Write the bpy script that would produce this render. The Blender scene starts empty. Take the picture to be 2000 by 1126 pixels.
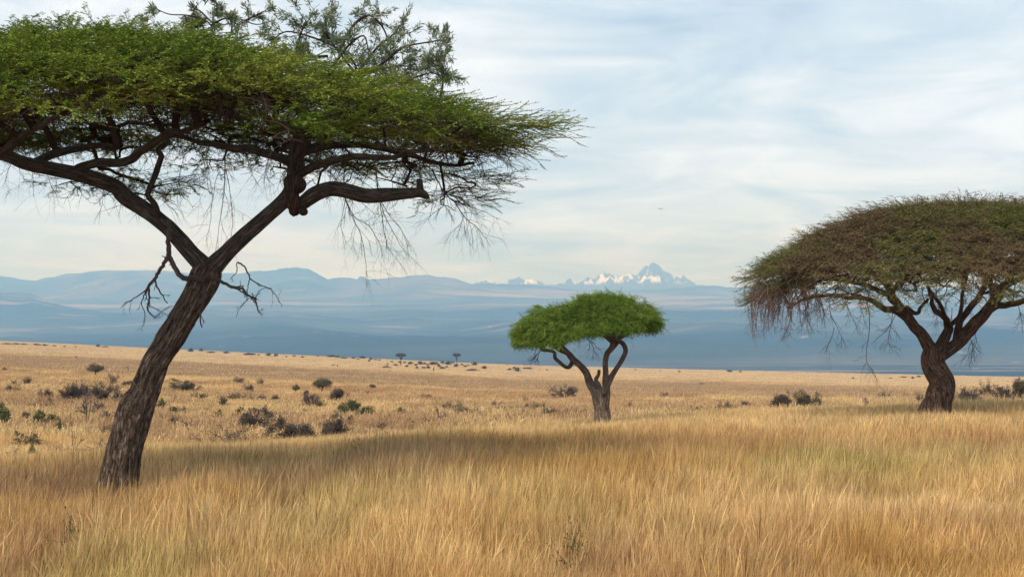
import bpy, math, random
import numpy as np
from mathutils import Vector

# ------------------------------------------------------------------ camera, sky, sun, exposure
C = bpy.context.scene.collection
SC = bpy.context.scene
F, HR, CZ = 2414.0, 640.0, 3.35           # focal length in photo pixels, horizon row, eye height
cam_d = bpy.data.cameras.new("camera"); cam = bpy.data.objects.new("camera", cam_d); C.objects.link(cam)
cam.location = (0, 0, CZ); cam.rotation_euler = (math.radians(90), 0, 0)
cam_d.sensor_width = 36; cam_d.lens = 36 * F / 2000; cam_d.shift_y = (HR - 563) / 2000
cam_d.clip_start = 0.1; cam_d.clip_end = 200000
SC.camera = cam
SC.view_settings.view_transform = 'Standard'; SC.view_settings.look = 'None'
SC.view_settings.exposure = 0.62; SC.view_settings.gamma = 1.0
SC.cycles.use_denoising = True
SC.cycles.max_bounces = 6; SC.cycles.diffuse_bounces = 4; SC.cycles.transmission_bounces = 4
SC.cycles.volume_bounces = 0; SC.cycles.transparent_max_bounces = 4
SC.cycles.sample_clamp_indirect = 6

SUN_EL, SUN_AZ = math.radians(42), math.radians(213)     # to the left, a little behind the camera
sd = Vector((math.sin(SUN_AZ) * math.cos(SUN_EL), math.cos(SUN_AZ) * math.cos(SUN_EL), math.sin(SUN_EL)))
sl = bpy.data.lights.new("sun", 'SUN'); so = bpy.data.objects.new("sun", sl); C.objects.link(so)
sl.energy = 2.8; sl.angle = math.radians(30); sl.color = (1.0, 0.93, 0.82)
so.rotation_euler = sd.to_track_quat('Z', 'Y').to_euler()
so.location = (-30, -30, 60)

W = bpy.data.worlds.new("World"); SC.world = W; W.use_nodes = True
nt = W.node_tree; nt.nodes.clear(); N = nt.nodes.new; L = nt.links.new
out = N('ShaderNodeOutputWorld'); bg = N('ShaderNodeBackground'); bg.inputs[1].default_value = 0.096
sky = N('ShaderNodeTexSky'); sky.sky_type = 'NISHITA'; sky.sun_disc = False
sky.sun_elevation = SUN_EL; sky.sun_rotation = SUN_AZ
tc = N('ShaderNodeTexCoord'); sep = N('ShaderNodeSeparateXYZ'); L(tc.outputs['Generated'], sep.inputs[0])
def wm(op, a, b=None, cl=False):
    n = N('ShaderNodeMath'); n.operation = op; n.use_clamp = cl
    for i, v in enumerate((a, b)):
        if v is None: continue
        if isinstance(v, (int, float)): n.inputs[i].default_value = v
        else: L(v, n.inputs[i])
    return n.outputs[0]
zz = wm('ADD', wm('MAXIMUM', sep.outputs[2], 0.0), 0.10)
cx = wm('DIVIDE', sep.outputs[0], zz); cy = wm('DIVIDE', sep.outputs[1], zz)
cmb = N('ShaderNodeCombineXYZ'); L(cx, cmb.inputs[0]); L(cy, cmb.inputs[1])
def wnoise(scale, detail, rough, off, sx=1.0, dist=0.0):
    mp = N('ShaderNodeMapping'); mp.inputs['Location'].default_value = off; mp.inputs['Scale'].default_value = (sx, 1, 1)
    L(cmb.outputs[0], mp.inputs[0])
    n = N('ShaderNodeTexNoise'); n.inputs['Scale'].default_value = scale; n.inputs['Detail'].default_value = detail
    n.inputs['Roughness'].default_value = rough; n.inputs['Distortion'].default_value = dist
    L(mp.outputs[0], n.inputs['Vector']); return n.outputs['Fac']
def wramp(fac, stops):
    r = N('ShaderNodeValToRGB'); cr = r.color_ramp
    while len(cr.elements) < len(stops): cr.elements.new(0.5)
    for e, (p, c) in zip(cr.elements, stops): e.position = p; e.color = (*c, 1)
    L(fac, r.inputs[0]); return r.outputs[0]
big = wnoise(0.42, 6, 0.55, (3.1, 7.7, 0), 1.0, 0.6)
fine = wnoise(1.5, 9, 0.62, (1.3, 2.2, 5), 1.0, 0.8)
mixf = wm('ADD', wm('MULTIPLY', big, 0.5), wm('MULTIPLY', fine, 0.5))
# brighter cloud towards the horizon (thin bright overcast low down)
low = wm('SUBTRACT', 1.0, wm('MULTIPLY', sep.outputs[2], 2.6), True)
mixf = wm('ADD', mixf, wm('MULTIPLY', low, 0.07))
cloud = wramp(mixf, [(0.42, (3.4, 4.5, 5.9)), (0.49, (4.5, 5.5, 6.7)), (0.545, (5.5, 6.3, 7.3)), (0.62, (7.0, 7.6, 8.4))])
cover = wramp(mixf, [(0.33, (0.55,) * 3), (0.44, (0.94,) * 3)])
bl = N('ShaderNodeMix'); bl.data_type = 'RGBA'; bl.blend_type = 'MULTIPLY'
L(wm('MULTIPLY', wm('SUBTRACT', 1.0, wm('MULTIPLY', sep.outputs[2], 4.5), True), 0.9), bl.inputs[0]); L(cloud, bl.inputs[6]); bl.inputs[7].default_value = (0.85, 0.97, 1.27, 1); cloud = bl.outputs[2]
mx = N('ShaderNodeMix'); mx.data_type = 'RGBA'
L(cover, mx.inputs[0]); L(sky.outputs[0], mx.inputs[6]); L(cloud, mx.inputs[7])
L(mx.outputs[2], bg.inputs[0]); L(bg.outputs[0], out.inputs[0])

# ------------------------------------------------------------------ helpers
def hsh(ix, iy, iz, seed):
    with np.errstate(over='ignore'):
        h = (ix.astype(np.int64) * 374761393 + iy.astype(np.int64) * 668265263 + iz.astype(np.int64) * 1274126177 + seed * 974711) & 0xffffffff
        h = ((h ^ (h >> 13)) * 1274126177) & 0xffffffff
        h = (h ^ (h >> 16)) & 0xffffff
    return h / float(0xffffff)
def vn(x, y, z=0.0, seed=0):
    x = np.asarray(x, float); y = np.asarray(y, float) + 0 * x; z = np.asarray(z, float) + 0 * x
    ix, iy, iz = np.floor(x), np.floor(y), np.floor(z)
    fx, fy, fz = x - ix, y - iy, z - iz
    fx = fx * fx * (3 - 2 * fx); fy = fy * fy * (3 - 2 * fy); fz = fz * fz * (3 - 2 * fz)
    def c(a, b, d): return hsh(ix + a, iy + b, iz + d, seed)
    def l(a, b, t): return a + (b - a) * t
    r0 = l(l(c(0, 0, 0), c(1, 0, 0), fx), l(c(0, 1, 0), c(1, 1, 0), fx), fy)
    if not np.any(fz): return r0
    r1 = l(l(c(0, 0, 1), c(1, 0, 1), fx), l(c(0, 1, 1), c(1, 1, 1), fx), fy)
    return l(r0, r1, fz)
def fbm(x, y, z=0.0, seed=0, o=4, ridged=False):
    s, a, t = 0, 1.0, 0
    for i in range(o):
        k = 2.0 ** i
        v = vn(np.asarray(x) * k, np.asarray(y) * k, np.asarray(z) * k, seed + i)
        if ridged: v = 1 - abs(2 * v - 1)
        s = s + a * v; t += a; a *= 0.5
    return s / t
def sstep(a, b, x):
    t = np.clip((np.asarray(x, float) - a) / (b - a), 0, 1); return t * t * (3 - 2 * t)
def at(px, row, Y): return np.array([(px - 1000) / F * Y, Y, CZ + (HR - row) / F * Y])

class Acc:                                  # collects triangles, builds ONE mesh object
    def __init__(s): s.v, s.t, s.m, s.r, s.b, s.n = [], [], [], [], [], 0
    def add(s, v, t, mat=0, rnd=None, bark=None):
        v = np.asarray(v, float); t = np.asarray(t, np.int64)
        s.v.append(v); s.t.append(t + s.n); s.n += len(v)
        s.m.append(np.full(len(t), mat, np.int32) if np.isscalar(mat) else np.asarray(mat, np.int32))
        s.r.append(np.zeros(len(v)) if rnd is None else np.broadcast_to(rnd, (len(v),)))
        s.b.append(v if bark is None else bark)
    def build(s, name, mats, parent=None, smooth=False, col=None):
        me = bpy.data.meshes.new(name)
        v = np.concatenate(s.v); t = np.concatenate(s.t); m = np.concatenate(s.m)
        me.vertices.add(len(v)); me.vertices.foreach_set('co', v.astype(np.float32).ravel())
        me.loops.add(t.size); me.loops.foreach_set('vertex_index', t.astype(np.int32).ravel())
        me.polygons.add(len(t)); me.polygons.foreach_set('loop_start', np.arange(0, t.size, 3, dtype=np.int32))
        me.polygons.foreach_set('material_index', m)
        me.polygons.foreach_set('use_smooth', np.full(len(t), bool(smooth)))
        a = me.attributes.new('rnd', 'FLOAT', 'POINT'); a.data.foreach_set('value', np.concatenate(s.r).astype(np.float32))
        a = me.attributes.new('bark', 'FLOAT_VECTOR', 'POINT'); a.data.foreach_set('vector', np.concatenate(s.b).astype(np.float32).ravel())
        if col is not None:
            a = me.attributes.new('tint', 'FLOAT_COLOR', 'POINT')
            a.data.foreach_set('color', np.hstack([col, np.ones((len(col), 1))]).astype(np.float32).ravel())
        me.update(calc_edges=True)
        for k in (mats if isinstance(mats, (list, tuple)) else [mats]): me.materials.append(k)
        o = bpy.data.objects.new(name, me); (C if parent is None else C).objects.link(o)
        if parent is not None: o.parent = parent
        return o
def tag(o, label=None, cat=None, group=None, kind=None):
    for k, v in (('label', label), ('category', cat), ('group', group), ('kind', kind)):
        if v: o[k] = v
    return o
def thing(name, loc, label, cat, group=None):
    o = bpy.data.objects.new(name, None); C.objects.link(o); o.location = loc; o.empty_display_size = 0.3
    return tag(o, label, cat, group)
def place(o, root):                          # meshes are written in world coordinates, then hung on their thing
    o.parent = root; o.matrix_parent_inverse.identity()
    me = o.data; n = len(me.vertices); co = np.empty(n * 3, np.float32); me.vertices.foreach_get('co', co)
    co = co.reshape(-1, 3) - np.array(root.location, np.float32); me.vertices.foreach_set('co', co.ravel()); me.update()
    return o
def catmull(P, k=4):
    P = np.asarray(P, float)
    if len(P) < 3:
        return np.array([P[0] + (P[1] - P[0]) * i / k for i in range(k + 1)])
    Q = np.vstack([2 * P[0] - P[1], P, 2 * P[-1] - P[-2]]); o = []
    for i in range(1, len(Q) - 2):
        for j in range(k):
            t = j / k; a, b, c, d = Q[i - 1], Q[i], Q[i + 1], Q[i + 2]
            o.append(0.5 * (2 * b + (c - a) * t + (2 * a - 5 * b + 4 * c - d) * t * t + (3 * b - a - 3 * c + d) * t ** 3))
    o.append(Q[-2]); return np.array(o)
def tube(acc, P, R, seg=6, mat=0, furrow=0.0, nf=9, lump=0.0, seed=0, rnd=0.5, twist=0.0, cap=True):
    P = np.asarray(P, float); R = np.asarray(R, float); n = len(P)
    T = np.gradient(P, axis=0); T /= np.linalg.norm(T, axis=1)[:, None] + 1e-12
    ref = np.array([0, 1, 0.]) if abs(T[0][1]) < 0.9 else np.array([1, 0, 0.])
    U = np.empty((n, 3)); u = ref - T[0] * ref.dot(T[0]); U[0] = u / np.linalg.norm(u)
    for i in range(1, n):
        u = U[i - 1] - T[i] * U[i - 1].dot(T[i]); U[i] = u / (np.linalg.norm(u) + 1e-12)
    V = np.cross(T, U); ln = np.concatenate([[0], np.cumsum(np.linalg.norm(np.diff(P, axis=0), axis=1))])
    th = np.arange(seg) / seg * 2 * math.pi
    TH, LN = np.meshgrid(th, ln); RR = np.repeat(R[:, None], seg, 1)
    ct, st_ = np.cos(TH + twist * LN), np.sin(TH + twist * LN)
    k = nf / (2 * math.pi)
    D = np.zeros_like(TH)
    if furrow:
        w = vn(ct * k + 1.5 * vn(ct, st_, LN * 1.3, seed + 5), st_ * k, LN * 0.85, seed)
        w2 = vn(ct * k * 2.3, st_ * k * 2.3, LN * 2.4, seed + 9)
        D += furrow * ((1 - abs(2 * w - 1)) - 0.55 + 0.45 * (w2 - 0.5))
    if lump: D += lump * (fbm(ct * 1.3, st_ * 1.3, LN * 1.6, seed + 21, 3) - 0.5) * 2
    RR = RR * (1 + D)
    v = P[:, None, :] + RR[..., None] * (np.cos(TH)[..., None] * U[:, None, :] + np.sin(TH)[..., None] * V[:, None, :])
    bk = np.stack([ct * 0.35, st_ * 0.35, LN], -1).reshape(-1, 3)
    idx = np.arange(n * seg).reshape(n, seg); nx = np.roll(idx, -1, 1)
    a, b, c, d = idx[:-1].ravel(), nx[:-1].ravel(), nx[1:].ravel(), idx[1:].ravel()
    t = np.vstack([np.stack([a, b, c], 1), np.stack([a, c, d], 1)])
    v = v.reshape(-1, 3)
    if cap and R[-1] > 0.01:
        v = np.vstack([v, P[-1] + T[-1] * R[-1] * 0.3]); bk = np.vstack([bk, bk[-1]])
        e = idx[-1]; t = np.vstack([t, np.stack([e, np.roll(e, -1), np.full(seg, n * seg)], 1)])
    acc.add(v, t, mat, rnd, bk)
def ipol(P, k, key):                          # traced polyline [(px,row,width_px,depth)] -> points, radii
    A = np.array([[*at(p, r, key + dy), w * 0.5 * (key + dy) / F] for p, r, w, dy in P])
    Q = catmull(A, k); return Q[:, :3], np.maximum(Q[:, 3], 0.003)
def cpoly(P, key): return np.array([at(p, r, key + dy) for p, r, dy in P])

# ------------------------------------------------------------------ materials
def mat(name):
    m = bpy.data.materials.new(name); m.use_nodes = True; m.node_tree.nodes.clear(); return m, m.node_tree
def mnodes(t):
    def n(k, **kw):
        x = t.nodes.new(k)
        for a, b in kw.items():
            if hasattr(x, a): setattr(x, a, b)
            else: x.inputs[a.replace('_', ' ')].default_value = b
        return x
    return n, t.links.new
def ramp(n, l, fac, stops):
    r = n('ShaderNodeValToRGB'); cr = r.color_ramp
    while len(cr.elements) < len(stops): cr.elements.new(0.5)
    for e, (p, c) in zip(cr.elements, stops): e.position = p; e.color = (*c, 1)
    l(fac, r.inputs[0]); return r.outputs[0]
def leaf_mat(name, stops, trans=0.35, noise=0.0, nscale=1.2, alt=None):
    m, t = mat(name); n, l = mnodes(t)
    at_ = n('ShaderNodeAttribute', attribute_name='rnd')
    col = ramp(n, l, at_.outputs['Fac'], stops)
    if alt:
        g = n('ShaderNodeNewGeometry'); nz = n('ShaderNodeTexNoise', Scale=nscale, Detail=3.0); l(g.outputs['Position'], nz.inputs['Vector'])
        f = ramp(n, l, nz.outputs['Fac'], [(0.45, (0, 0, 0)), (0.58, (noise,) * 3)])
        mx = n('ShaderNodeMix', data_type='RGBA'); l(f, mx.inputs[0]); l(col, mx.inputs[6]); mx.inputs[7].default_value = (*alt, 1); col = mx.outputs[2]
    d = n('ShaderNodeBsdfDiffuse'); tr = n('ShaderNodeBsdfTranslucent'); ms = n('ShaderNodeMixShader'); ms.inputs[0].default_value = trans
    l(col, d.inputs[0]); l(col, tr.inputs[0]); l(d.outputs[0], ms.inputs[1]); l(tr.outputs[0], ms.inputs[2])
    o = n('ShaderNodeOutputMaterial'); l(ms.outputs[0], o.inputs[0]); return m
def bark_mat(name, dark, mid, light, lich=0.0):
    m, t = mat(name); n, l = mnodes(t)
    a = n('ShaderNodeAttribute', attribute_name='bark')
    mp = n('ShaderNodeMapping'); mp.inputs['Scale'].default_value = (1, 1, 0.2); l(a.outputs['Vector'], mp.inputs[0])
    n1 = n('ShaderNodeTexNoise', Scale=16.0, Detail=7.0, Roughness=0.65, Distortion=0.6); l(mp.outputs[0], n1.inputs['Vector'])
    n2 = n('ShaderNodeTexNoise', Scale=2.6, Detail=3.0); l(a.outputs['Vector'], n2.inputs['Vector'])
    n3 = n('ShaderNodeTexNoise', Scale=26.0, Detail=4.0, Roughness=0.7); l(a.outputs['Vector'], n3.inputs['Vector'])
    c = ramp(n, l, n1.outputs['Fac'], [(0.33, dark), (0.5, mid), (0.68, light)])
    f = ramp(n, l, n2.outputs['Fac'], [(0.35, (0.72,) * 3), (0.65, (1.12,) * 3)])
    mu = n('ShaderNodeMix', data_type='RGBA', blend_type='MULTIPLY'); mu.inputs[0].default_value = 1; l(c, mu.inputs[6]); l(f, mu.inputs[7]); col = mu.outputs[2]
    if lich:
        lf = ramp(n, l, n3.outputs['Fac'], [(0.56, (0, 0, 0)), (0.63, (lich,) * 3)])
        mx = n('ShaderNodeMix', data_type='RGBA'); l(lf, mx.inputs[0]); l(col, mx.inputs[6]); mx.inputs[7].default_value = (0.17, 0.18, 0.12, 1); col = mx.outputs[2]
    mv = n('ShaderNodeMapping'); mv.inputs['Scale'].default_value = (1, 1, 0.3); wv = n('ShaderNodeMix', data_type='RGBA'); wv.inputs[0].default_value = 0.10
    l(a.outputs['Vector'], mv.inputs[0]); l(mv.outputs[0], wv.inputs[6]); l(n3.outputs['Color'], wv.inputs[7])
    vo = n('ShaderNodeTexVoronoi', Scale=17.0); vo.feature = 'DISTANCE_TO_EDGE'; l(wv.outputs[2], vo.inputs['Vector'])
    cf_ = ramp(n, l, vo.outputs['Distance'], [(0.0, (0.28,) * 3), (0.09, (0.85,) * 3), (0.2, (1.05,) * 3)])
    m4 = n('ShaderNodeMix', data_type='RGBA', blend_type='MULTIPLY'); m4.inputs[0].default_value = 0.85; l(col, m4.inputs[6]); l(cf_, m4.inputs[7]); col = m4.outputs[2]
    ad = n('ShaderNodeMath', operation='MULTIPLY'); l(cf_, ad.inputs[0]); l(n1.outputs['Fac'], ad.inputs[1])
    b = n('ShaderNodeBump', Strength=1.0, Distance=0.04); l(ad.outputs[0], b.inputs['Height'])
    p = n('ShaderNodeBsdfPrincipled', Roughness=0.95); p.inputs['Specular IOR Level'].default_value = 0.15
    l(col, p.inputs['Base Color']); l(b.outputs[0], p.inputs['Normal'])
    o = n('ShaderNodeOutputMaterial'); l(p.outputs[0], o.inputs[0]); return m

M_bark = bark_mat('bark_big', (0.03, 0.021, 0.015), (0.18, 0.122, 0.082), (0.40, 0.295, 0.205), 0.0)
M_barkl = bark_mat('bark_lichen', (0.035, 0.026, 0.02), (0.16, 0.122, 0.092), (0.33, 0.27, 0.205), 0.75)
M_barkm = bark_mat('bark_grey', (0.08, 0.055, 0.04), (0.28, 0.205, 0.15), (0.48, 0.39, 0.30), 0.2)
M_barkr = bark_mat('bark_red', (0.03, 0.018, 0.012), (0.18, 0.11, 0.07), (0.34, 0.22, 0.145), 0.1)
M_twig = leaf_mat('twig', [(0.0, (0.03, 0.02, 0.016)), (1.0, (0.075, 0.05, 0.04))], 0.0)
M_twigr = leaf_mat('twig_red', [(0.0, (0.055, 0.036, 0.030)), (1.0, (0.15, 0.095, 0.075))], 0.0)
M_twigg = leaf_mat('twig_grey', [(0.0, (0.07, 0.05, 0.042)), (1.0, (0.19, 0.14, 0.11))], 0.0)
M_leafA = leaf_mat('acacia_leaf', [(0.0, (0.05, 0.095, 0.014)), (0.4, (0.13, 0.195, 0.026)), (0.75, (0.26, 0.31, 0.045)), (1.0, (0.42, 0.39, 0.10))], 0.2)
M_leafB = leaf_mat('bright_leaf', [(0.0, (0.035, 0.075, 0.010)), (0.5, (0.13, 0.22, 0.026)), (1.0, (0.36, 0.44, 0.09))], 0.25)
M_leafC = leaf_mat('brown_green_leaf', [(0.0, (0.055, 0.085, 0.014)), (0.5, (0.125, 0.165, 0.03)), (1.0, (0.25, 0.22, 0.07))], 0.2, 0.75, 0.42, (0.18, 0.115, 0.06))
M_leafS = leaf_mat('spiky_leaf', [(0.0, (0.07, 0.10, 0.045)), (0.6, (0.17, 0.21, 0.11)), (1.0, (0.36, 0.34, 0.24))], 0.3)
M_shD = leaf_mat('dark_shrub', [(0.0, (0.055, 0.045, 0.038)), (1.0, (0.15, 0.115, 0.09))], 0.2)
M_shG = leaf_mat('green_shrub', [(0.0, (0.05, 0.06, 0.022)), (1.0, (0.15, 0.155, 0.06))], 0.25)
M_shO = leaf_mat('olive_shrub', [(0.0, (0.06, 0.055, 0.036)), (1.0, (0.16, 0.14, 0.085))], 0.25)
M_shB = leaf_mat('brown_shrub', [(0.0, (0.08, 0.055, 0.042)), (1.0, (0.19, 0.13, 0.09))], 0.25)

# ------------------------------------------------------------------ the lie of the land
YK = np.array([5, 14, 22, 30, 40, 50, 60, 80, 120, 200, 400, 800, 1300, 1500, 2000, 2600.])
PXK = np.array([-600, 0, 500, 1000, 1500, 2000, 2600.])
TZ = np.array([   # level of the grass tops relative to the eye
 [-2.8, -2.85, -2.9, -3.4, -4.3, -5.0, -5.3, -5.8, -6.3, -6.8, -7.6, -6.5, -4, -20, -70, -100],
 [-2.8, -2.8, -2.75, -3.25, -4.45, -5.3, -5.4, -6.0, -6.8, -7.6, -9.8, -11.3, -13.2, -45, -105, -140],
 [-2.8, -2.8, -2.72, -2.88, -3.8, -4.95, -5.5, -6.6, -8.0, -9.6, -13, -18.5, -26.3, -60, -115, -145],
 [-2.8, -2.8, -2.6, -2.75, -3.15, -3.85, -5.1, -6.2, -7.9, -10.6, -17.5, -28, -38.7, -70, -120, -145],
 [-2.8, -2.75, -2.5, -2.6, -2.75, -3.35, -4.4, -5.5, -7.4, -11, -19.5, -32, -45.2, -75, -120, -145],
 [-2.75, -2.65, -2.4, -2.45, -2.5, -3.0, -3.9, -5.0, -6.7, -10.3, -19, -34, -51.3, -80, -122, -146],
 [-2.7, -2.55, -2.3, -2.3, -2.3, -2.7, -3.4, -4.5, -6.0, -9.8, -19, -36, -57, -85, -125, -148]])
NT, NU = 240, 65
tt = np.linspace(math.log(5), math.log(2600), NT); uu = np.linspace(-600, 2600, NU)
G1 = np.array([np.interp(tt, np.log(YK), r) for r in TZ])
TG = np.array([np.interp(uu, PXK, G1[:, j]) for j in range(NT)])       # NT x NU
kern = np.exp(-np.linspace(-2, 2, 9) ** 2); kern /= kern.sum()
ej = (tt > math.log(1050))
TS = np.apply_along_axis(lambda r: np.convolve(np.pad(r, 4, 'edge'), kern, 'valid'), 0, TG)
TG = np.where(ej[:, None], TG, TS)
TG = np.apply_along_axis(lambda r: np.convolve(np.pad(r, 4, 'edge'), kern, 'valid'), 1, TG)
def canopy(x, Y):
    x = np.asarray(x, float); Y = np.asarray(Y, float)
    Yc = np.maximum(Y, 5.0); px = 1000 + F * x / np.maximum(Yc, 8)
    a = np.clip((np.log(Yc) - tt[0]) / (tt[1] - tt[0]), 0, NT - 1.001); b = np.clip((px - uu[0]) / (uu[1] - uu[0]), 0, NU - 1.001)
    i, j = a.astype(int), b.astype(int); a = a - i; b = b - j
    z = (TG[i, j] * (1 - a) + TG[i + 1, j] * a) * (1 - b) + (TG[i, j + 1] * (1 - a) + TG[i + 1, j + 1] * a) * b
    z = z + 0.22 * (fbm(x / 7, Y / 7, 0, 3, 3) - 0.5) * sstep(4, 16, Y) * (1 + sstep(60, 140, Y) * 0.6)
    return z + CZ
def grass_h(Y): return 0.6 - 0.2 * sstep(45, 90, Y) - 0.1 * sstep(200, 600, Y)
def ground(x, Y): return canopy(x, Y) - grass_h(Y)
def spot(px, row, lo=49.0, hi=1290.0):         # the place on the plain seen at a photo pixel
    Ys = np.exp(np.linspace(math.log(hi), math.log(lo), 900))
    rows = HR - (canopy((px - 1000) / F * Ys, Ys) - CZ) / Ys * F
    k = np.argmax(rows >= row) if (rows >= row).any() else len(Ys) - 1
    Y = Ys[k]; x = (px - 1000) / F * Y
    return x, Y, float(ground(x, Y))

def tint(x, Y):                                # grass colour over the plain, with browner, paler and greener bands and patches
    x = np.asarray(x, float); Y = np.asarray(Y, float); n = len(x)
    gold = np.array([0.70, 0.46, 0.205]); straw = np.array([0.76, 0.56, 0.29]); brown = np.array([0.46, 0.28, 0.155])
    orange = np.array([0.60, 0.37, 0.13]); green = np.array([0.33, 0.33, 0.10]); pink = np.array([0.50, 0.34, 0.21])
    n1 = fbm(x / 4.5, Y / 3, 0, 11, 4); n2 = fbm(x / 1.3, Y / 1.0, 0, 17, 3); n3 = fbm(x / 9, Y / 5, 0, 23, 3)
    def mixc(c, d, w): w = np.clip(w, 0, 1)[:, None]; return c * (1 - w) + d * w
    c = np.tile(gold, (n, 1))
    c = mixc(c, orange, sstep(0.5, 0.66, n1) * 0.7); c = mixc(c, brown, sstep(0.55, 0.75, n2) * 0.5)
    c = mixc(c, straw, sstep(0.52, 0.7, n3) * 0.6)
    c = mixc(c, green, sstep(0.6, 0.72, fbm(x / 2.2, Y / 1.6, 0, 31, 3)) * 0.14 * (1 - sstep(24, 34, Y)))
    px = 1000 + F * x / Y
    wob = 1.6 * (n1 - 0.5) * 2
    band = sstep(22.5, 25, Y + wob) * (1 - sstep(29.5, 33, Y + wob)) * sstep(560, 760, px)
    c = mixc(c, brown, band * 0.4)
    c = mixc(c, pink, sstep(19, 22, Y + wob) * (1 - sstep(25, 28, Y + wob)) * (1 - sstep(800, 1000, px)) * 0.6)
    c = mixc(c, straw, sstep(32, 38, Y + wob) * (1 - sstep(56, 62, Y)) * 0.75)
    def blob(px_, row_, rx, ry, col, s):
        nonlocal c
        Yc = 2.7 * F / (row_ - HR); xc = (px_ - 1000) / F * Yc
        d = ((x - xc) / (rx / F * Yc)) ** 2 + ((Y - Yc) / (ry * Yc / (row_ - HR))) ** 2
        c = mixc(c, col, s * np.exp(-d * 0.9) * (0.6 + 0.8 * n2))
    blob(1640, 918, 150, 14, green, 0.8); blob(1900, 905, 90, 30, green, 0.3); blob(450, 890, 170, 16, green, 0.25)
    blob(740, 868, 90, 10, green, 0.3); blob(200, 1090, 170, 50, green, 0.45); blob(1080, 1000, 120, 60, green, 0.3)
    blob(650, 1010, 120, 60, green, 0.25); blob(30, 935, 140, 22, brown, 0.9); blob(20, 1060, 90, 90, brown, 0.95)
    blob(1120, 930, 170, 40, orange, 0.8); blob(1180, 1070, 120, 50, brown, 0.7); blob(1500, 1080, 90, 40, brown, 0.5)
    blob(1880, 1020, 120, 30, brown, 0.4)
    far = sstep(58, 66, Y)
    m1 = fbm(x / 22, Y / 14, 0, 41, 4); m2 = fbm(x / 5, Y / 7, 0, 47, 3)
    cf = np.tile(gold * 0.35 + straw * 0.65, (n, 1))
    cf = mixc(cf, brown * 1.1, sstep(0.47, 0.66, m1) * 0.75); cf = mixc(cf, brown * 0.9, sstep(0.52, 0.64, m2) * 0.6); cf = mixc(cf, pink * 0.9, (1 - sstep(110, 240, Y)) * 0.3)
    rowc = HR - (canopy(x, Y) - CZ) / Y * F
    edge = np.interp(px, PXK, HR - TZ[:, 12] / 1300 * F)
    dd = rowc - edge + 9 * (fbm(x / 60, Y / 90, 0, 53, 3) - 0.5)
    belt = sstep(22, 30, dd) * (1 - sstep(42, 62, dd)); cf = mixc(cf, pink * 0.86, belt * 0.75)
    cf = mixc(cf, np.array([0.70, 0.53, 0.33]), (1 - sstep(18, 28, dd)) * 0.8)
    dark = np.exp(-((x + 1) / 12) ** 2 - ((Y - 84) / 16) ** 2) * sstep(0.35, 0.6, m2)
    cf = mixc(cf, brown * 0.85, dark)
    return c * (1 - far)[:, None] + cf * far[:, None]

def grid_mesh(name, X, Yv, Z, material, col=None):
    r, c = X.shape; v = np.stack([X, Yv, Z], -1).reshape(-1, 3); i = np.arange(r * c).reshape(r, c)
    a, b, d, e = i[:-1, :-1].ravel(), i[:-1, 1:].ravel(), i[1:, 1:].ravel(), i[1:, :-1].ravel()
    A = Acc(); A.add(v, np.vstack([np.stack([a, b, d], 1), np.stack([a, d, e], 1)]))
    return A.build(name, material, smooth=True, col=col)

mg, t_ = mat('dry_ground'); n, l = mnodes(t_)
a_ = n('ShaderNodeAttribute', attribute_name='tint'); g_ = n('ShaderNodeNewGeometry')
n1 = n('ShaderNodeTexNoise', Scale=1.3, Detail=6.0, Roughness=0.7); l(g_.outputs['Position'], n1.inputs['Vector'])
f_ = ramp(n, l, n1.outputs['Fac'], [(0.35, (0.62, 0.58, 0.54)), (0.6, (0.95,) * 3)])
mu = n('ShaderNodeMix', data_type='RGBA', blend_type='MULTIPLY'); mu.inputs[0].default_value = 1; l(a_.outputs['Color'], mu.inputs[6]); l(f_, mu.inputs[7])
bp = n('ShaderNodeBump', Strength=0.8, Distance=0.2); l(n1.outputs['Fac'], bp.inputs['Height'])
d_ = n('ShaderNodeBsdfDiffuse', Roughness=1.0); l(mu.outputs[2], d_.inputs[0]); l(bp.outputs[0], d_.inputs['Normal'])
o_ = n('ShaderNodeOutputMaterial'); l(d_.outputs[0], o_.inputs[0])
ys = np.concatenate([np.linspace(-60, 5, 14)[:-1], np.exp(np.linspace(math.log(5), math.log(2500), 330))])
ss = np.linspace(-1, 1, 321)
X = ss[None, :] * (0.75 * np.maximum(ys, 0) + 60)[:, None]; YY = np.repeat(ys[:, None], len(ss), 1)
Z = ground(X, YY)
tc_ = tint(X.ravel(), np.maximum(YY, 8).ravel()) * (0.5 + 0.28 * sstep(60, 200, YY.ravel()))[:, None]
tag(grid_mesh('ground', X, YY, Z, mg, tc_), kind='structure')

# ------------------------------------------------------------------ valley, far slope and ridges
def vz(Y):
    k = [1900, 2500, 3200, 5000, 7000, 9000, 11000, 13000, 14500, 16000, 24000]
    z = [-118, -146, -148, -140, -68, 10, 122, 232, 335, 420, 430]
    return np.interp(Y, k, z)
sky1 = np.array([(-600, 560), (-200, 548), (0, 538), (30, 543), (70, 549), (90, 543), (130, 536), (180, 530), (240, 528), (300, 529), (350, 533), (400, 536), (450, 534),
  (500, 531), (540, 529), (558, 526), (575, 525), (600, 524), (612, 530), (640, 547), (650, 544), (680, 542), (697, 547), (703, 541), (712, 542), (716, 547), (740, 547), (760, 543),
  (800, 537), (830, 536), (850, 540), (890, 544), (920, 555), (1000, 556), (1060, 560), (1100, 566), (1150, 570), (1240, 568), (1300, 566), (1345, 564), (1400, 561), (1440, 564),
  (1500, 560), (1600, 564), (1700, 561), (1850, 566), (2000, 561), (2600, 555)], float)
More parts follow.
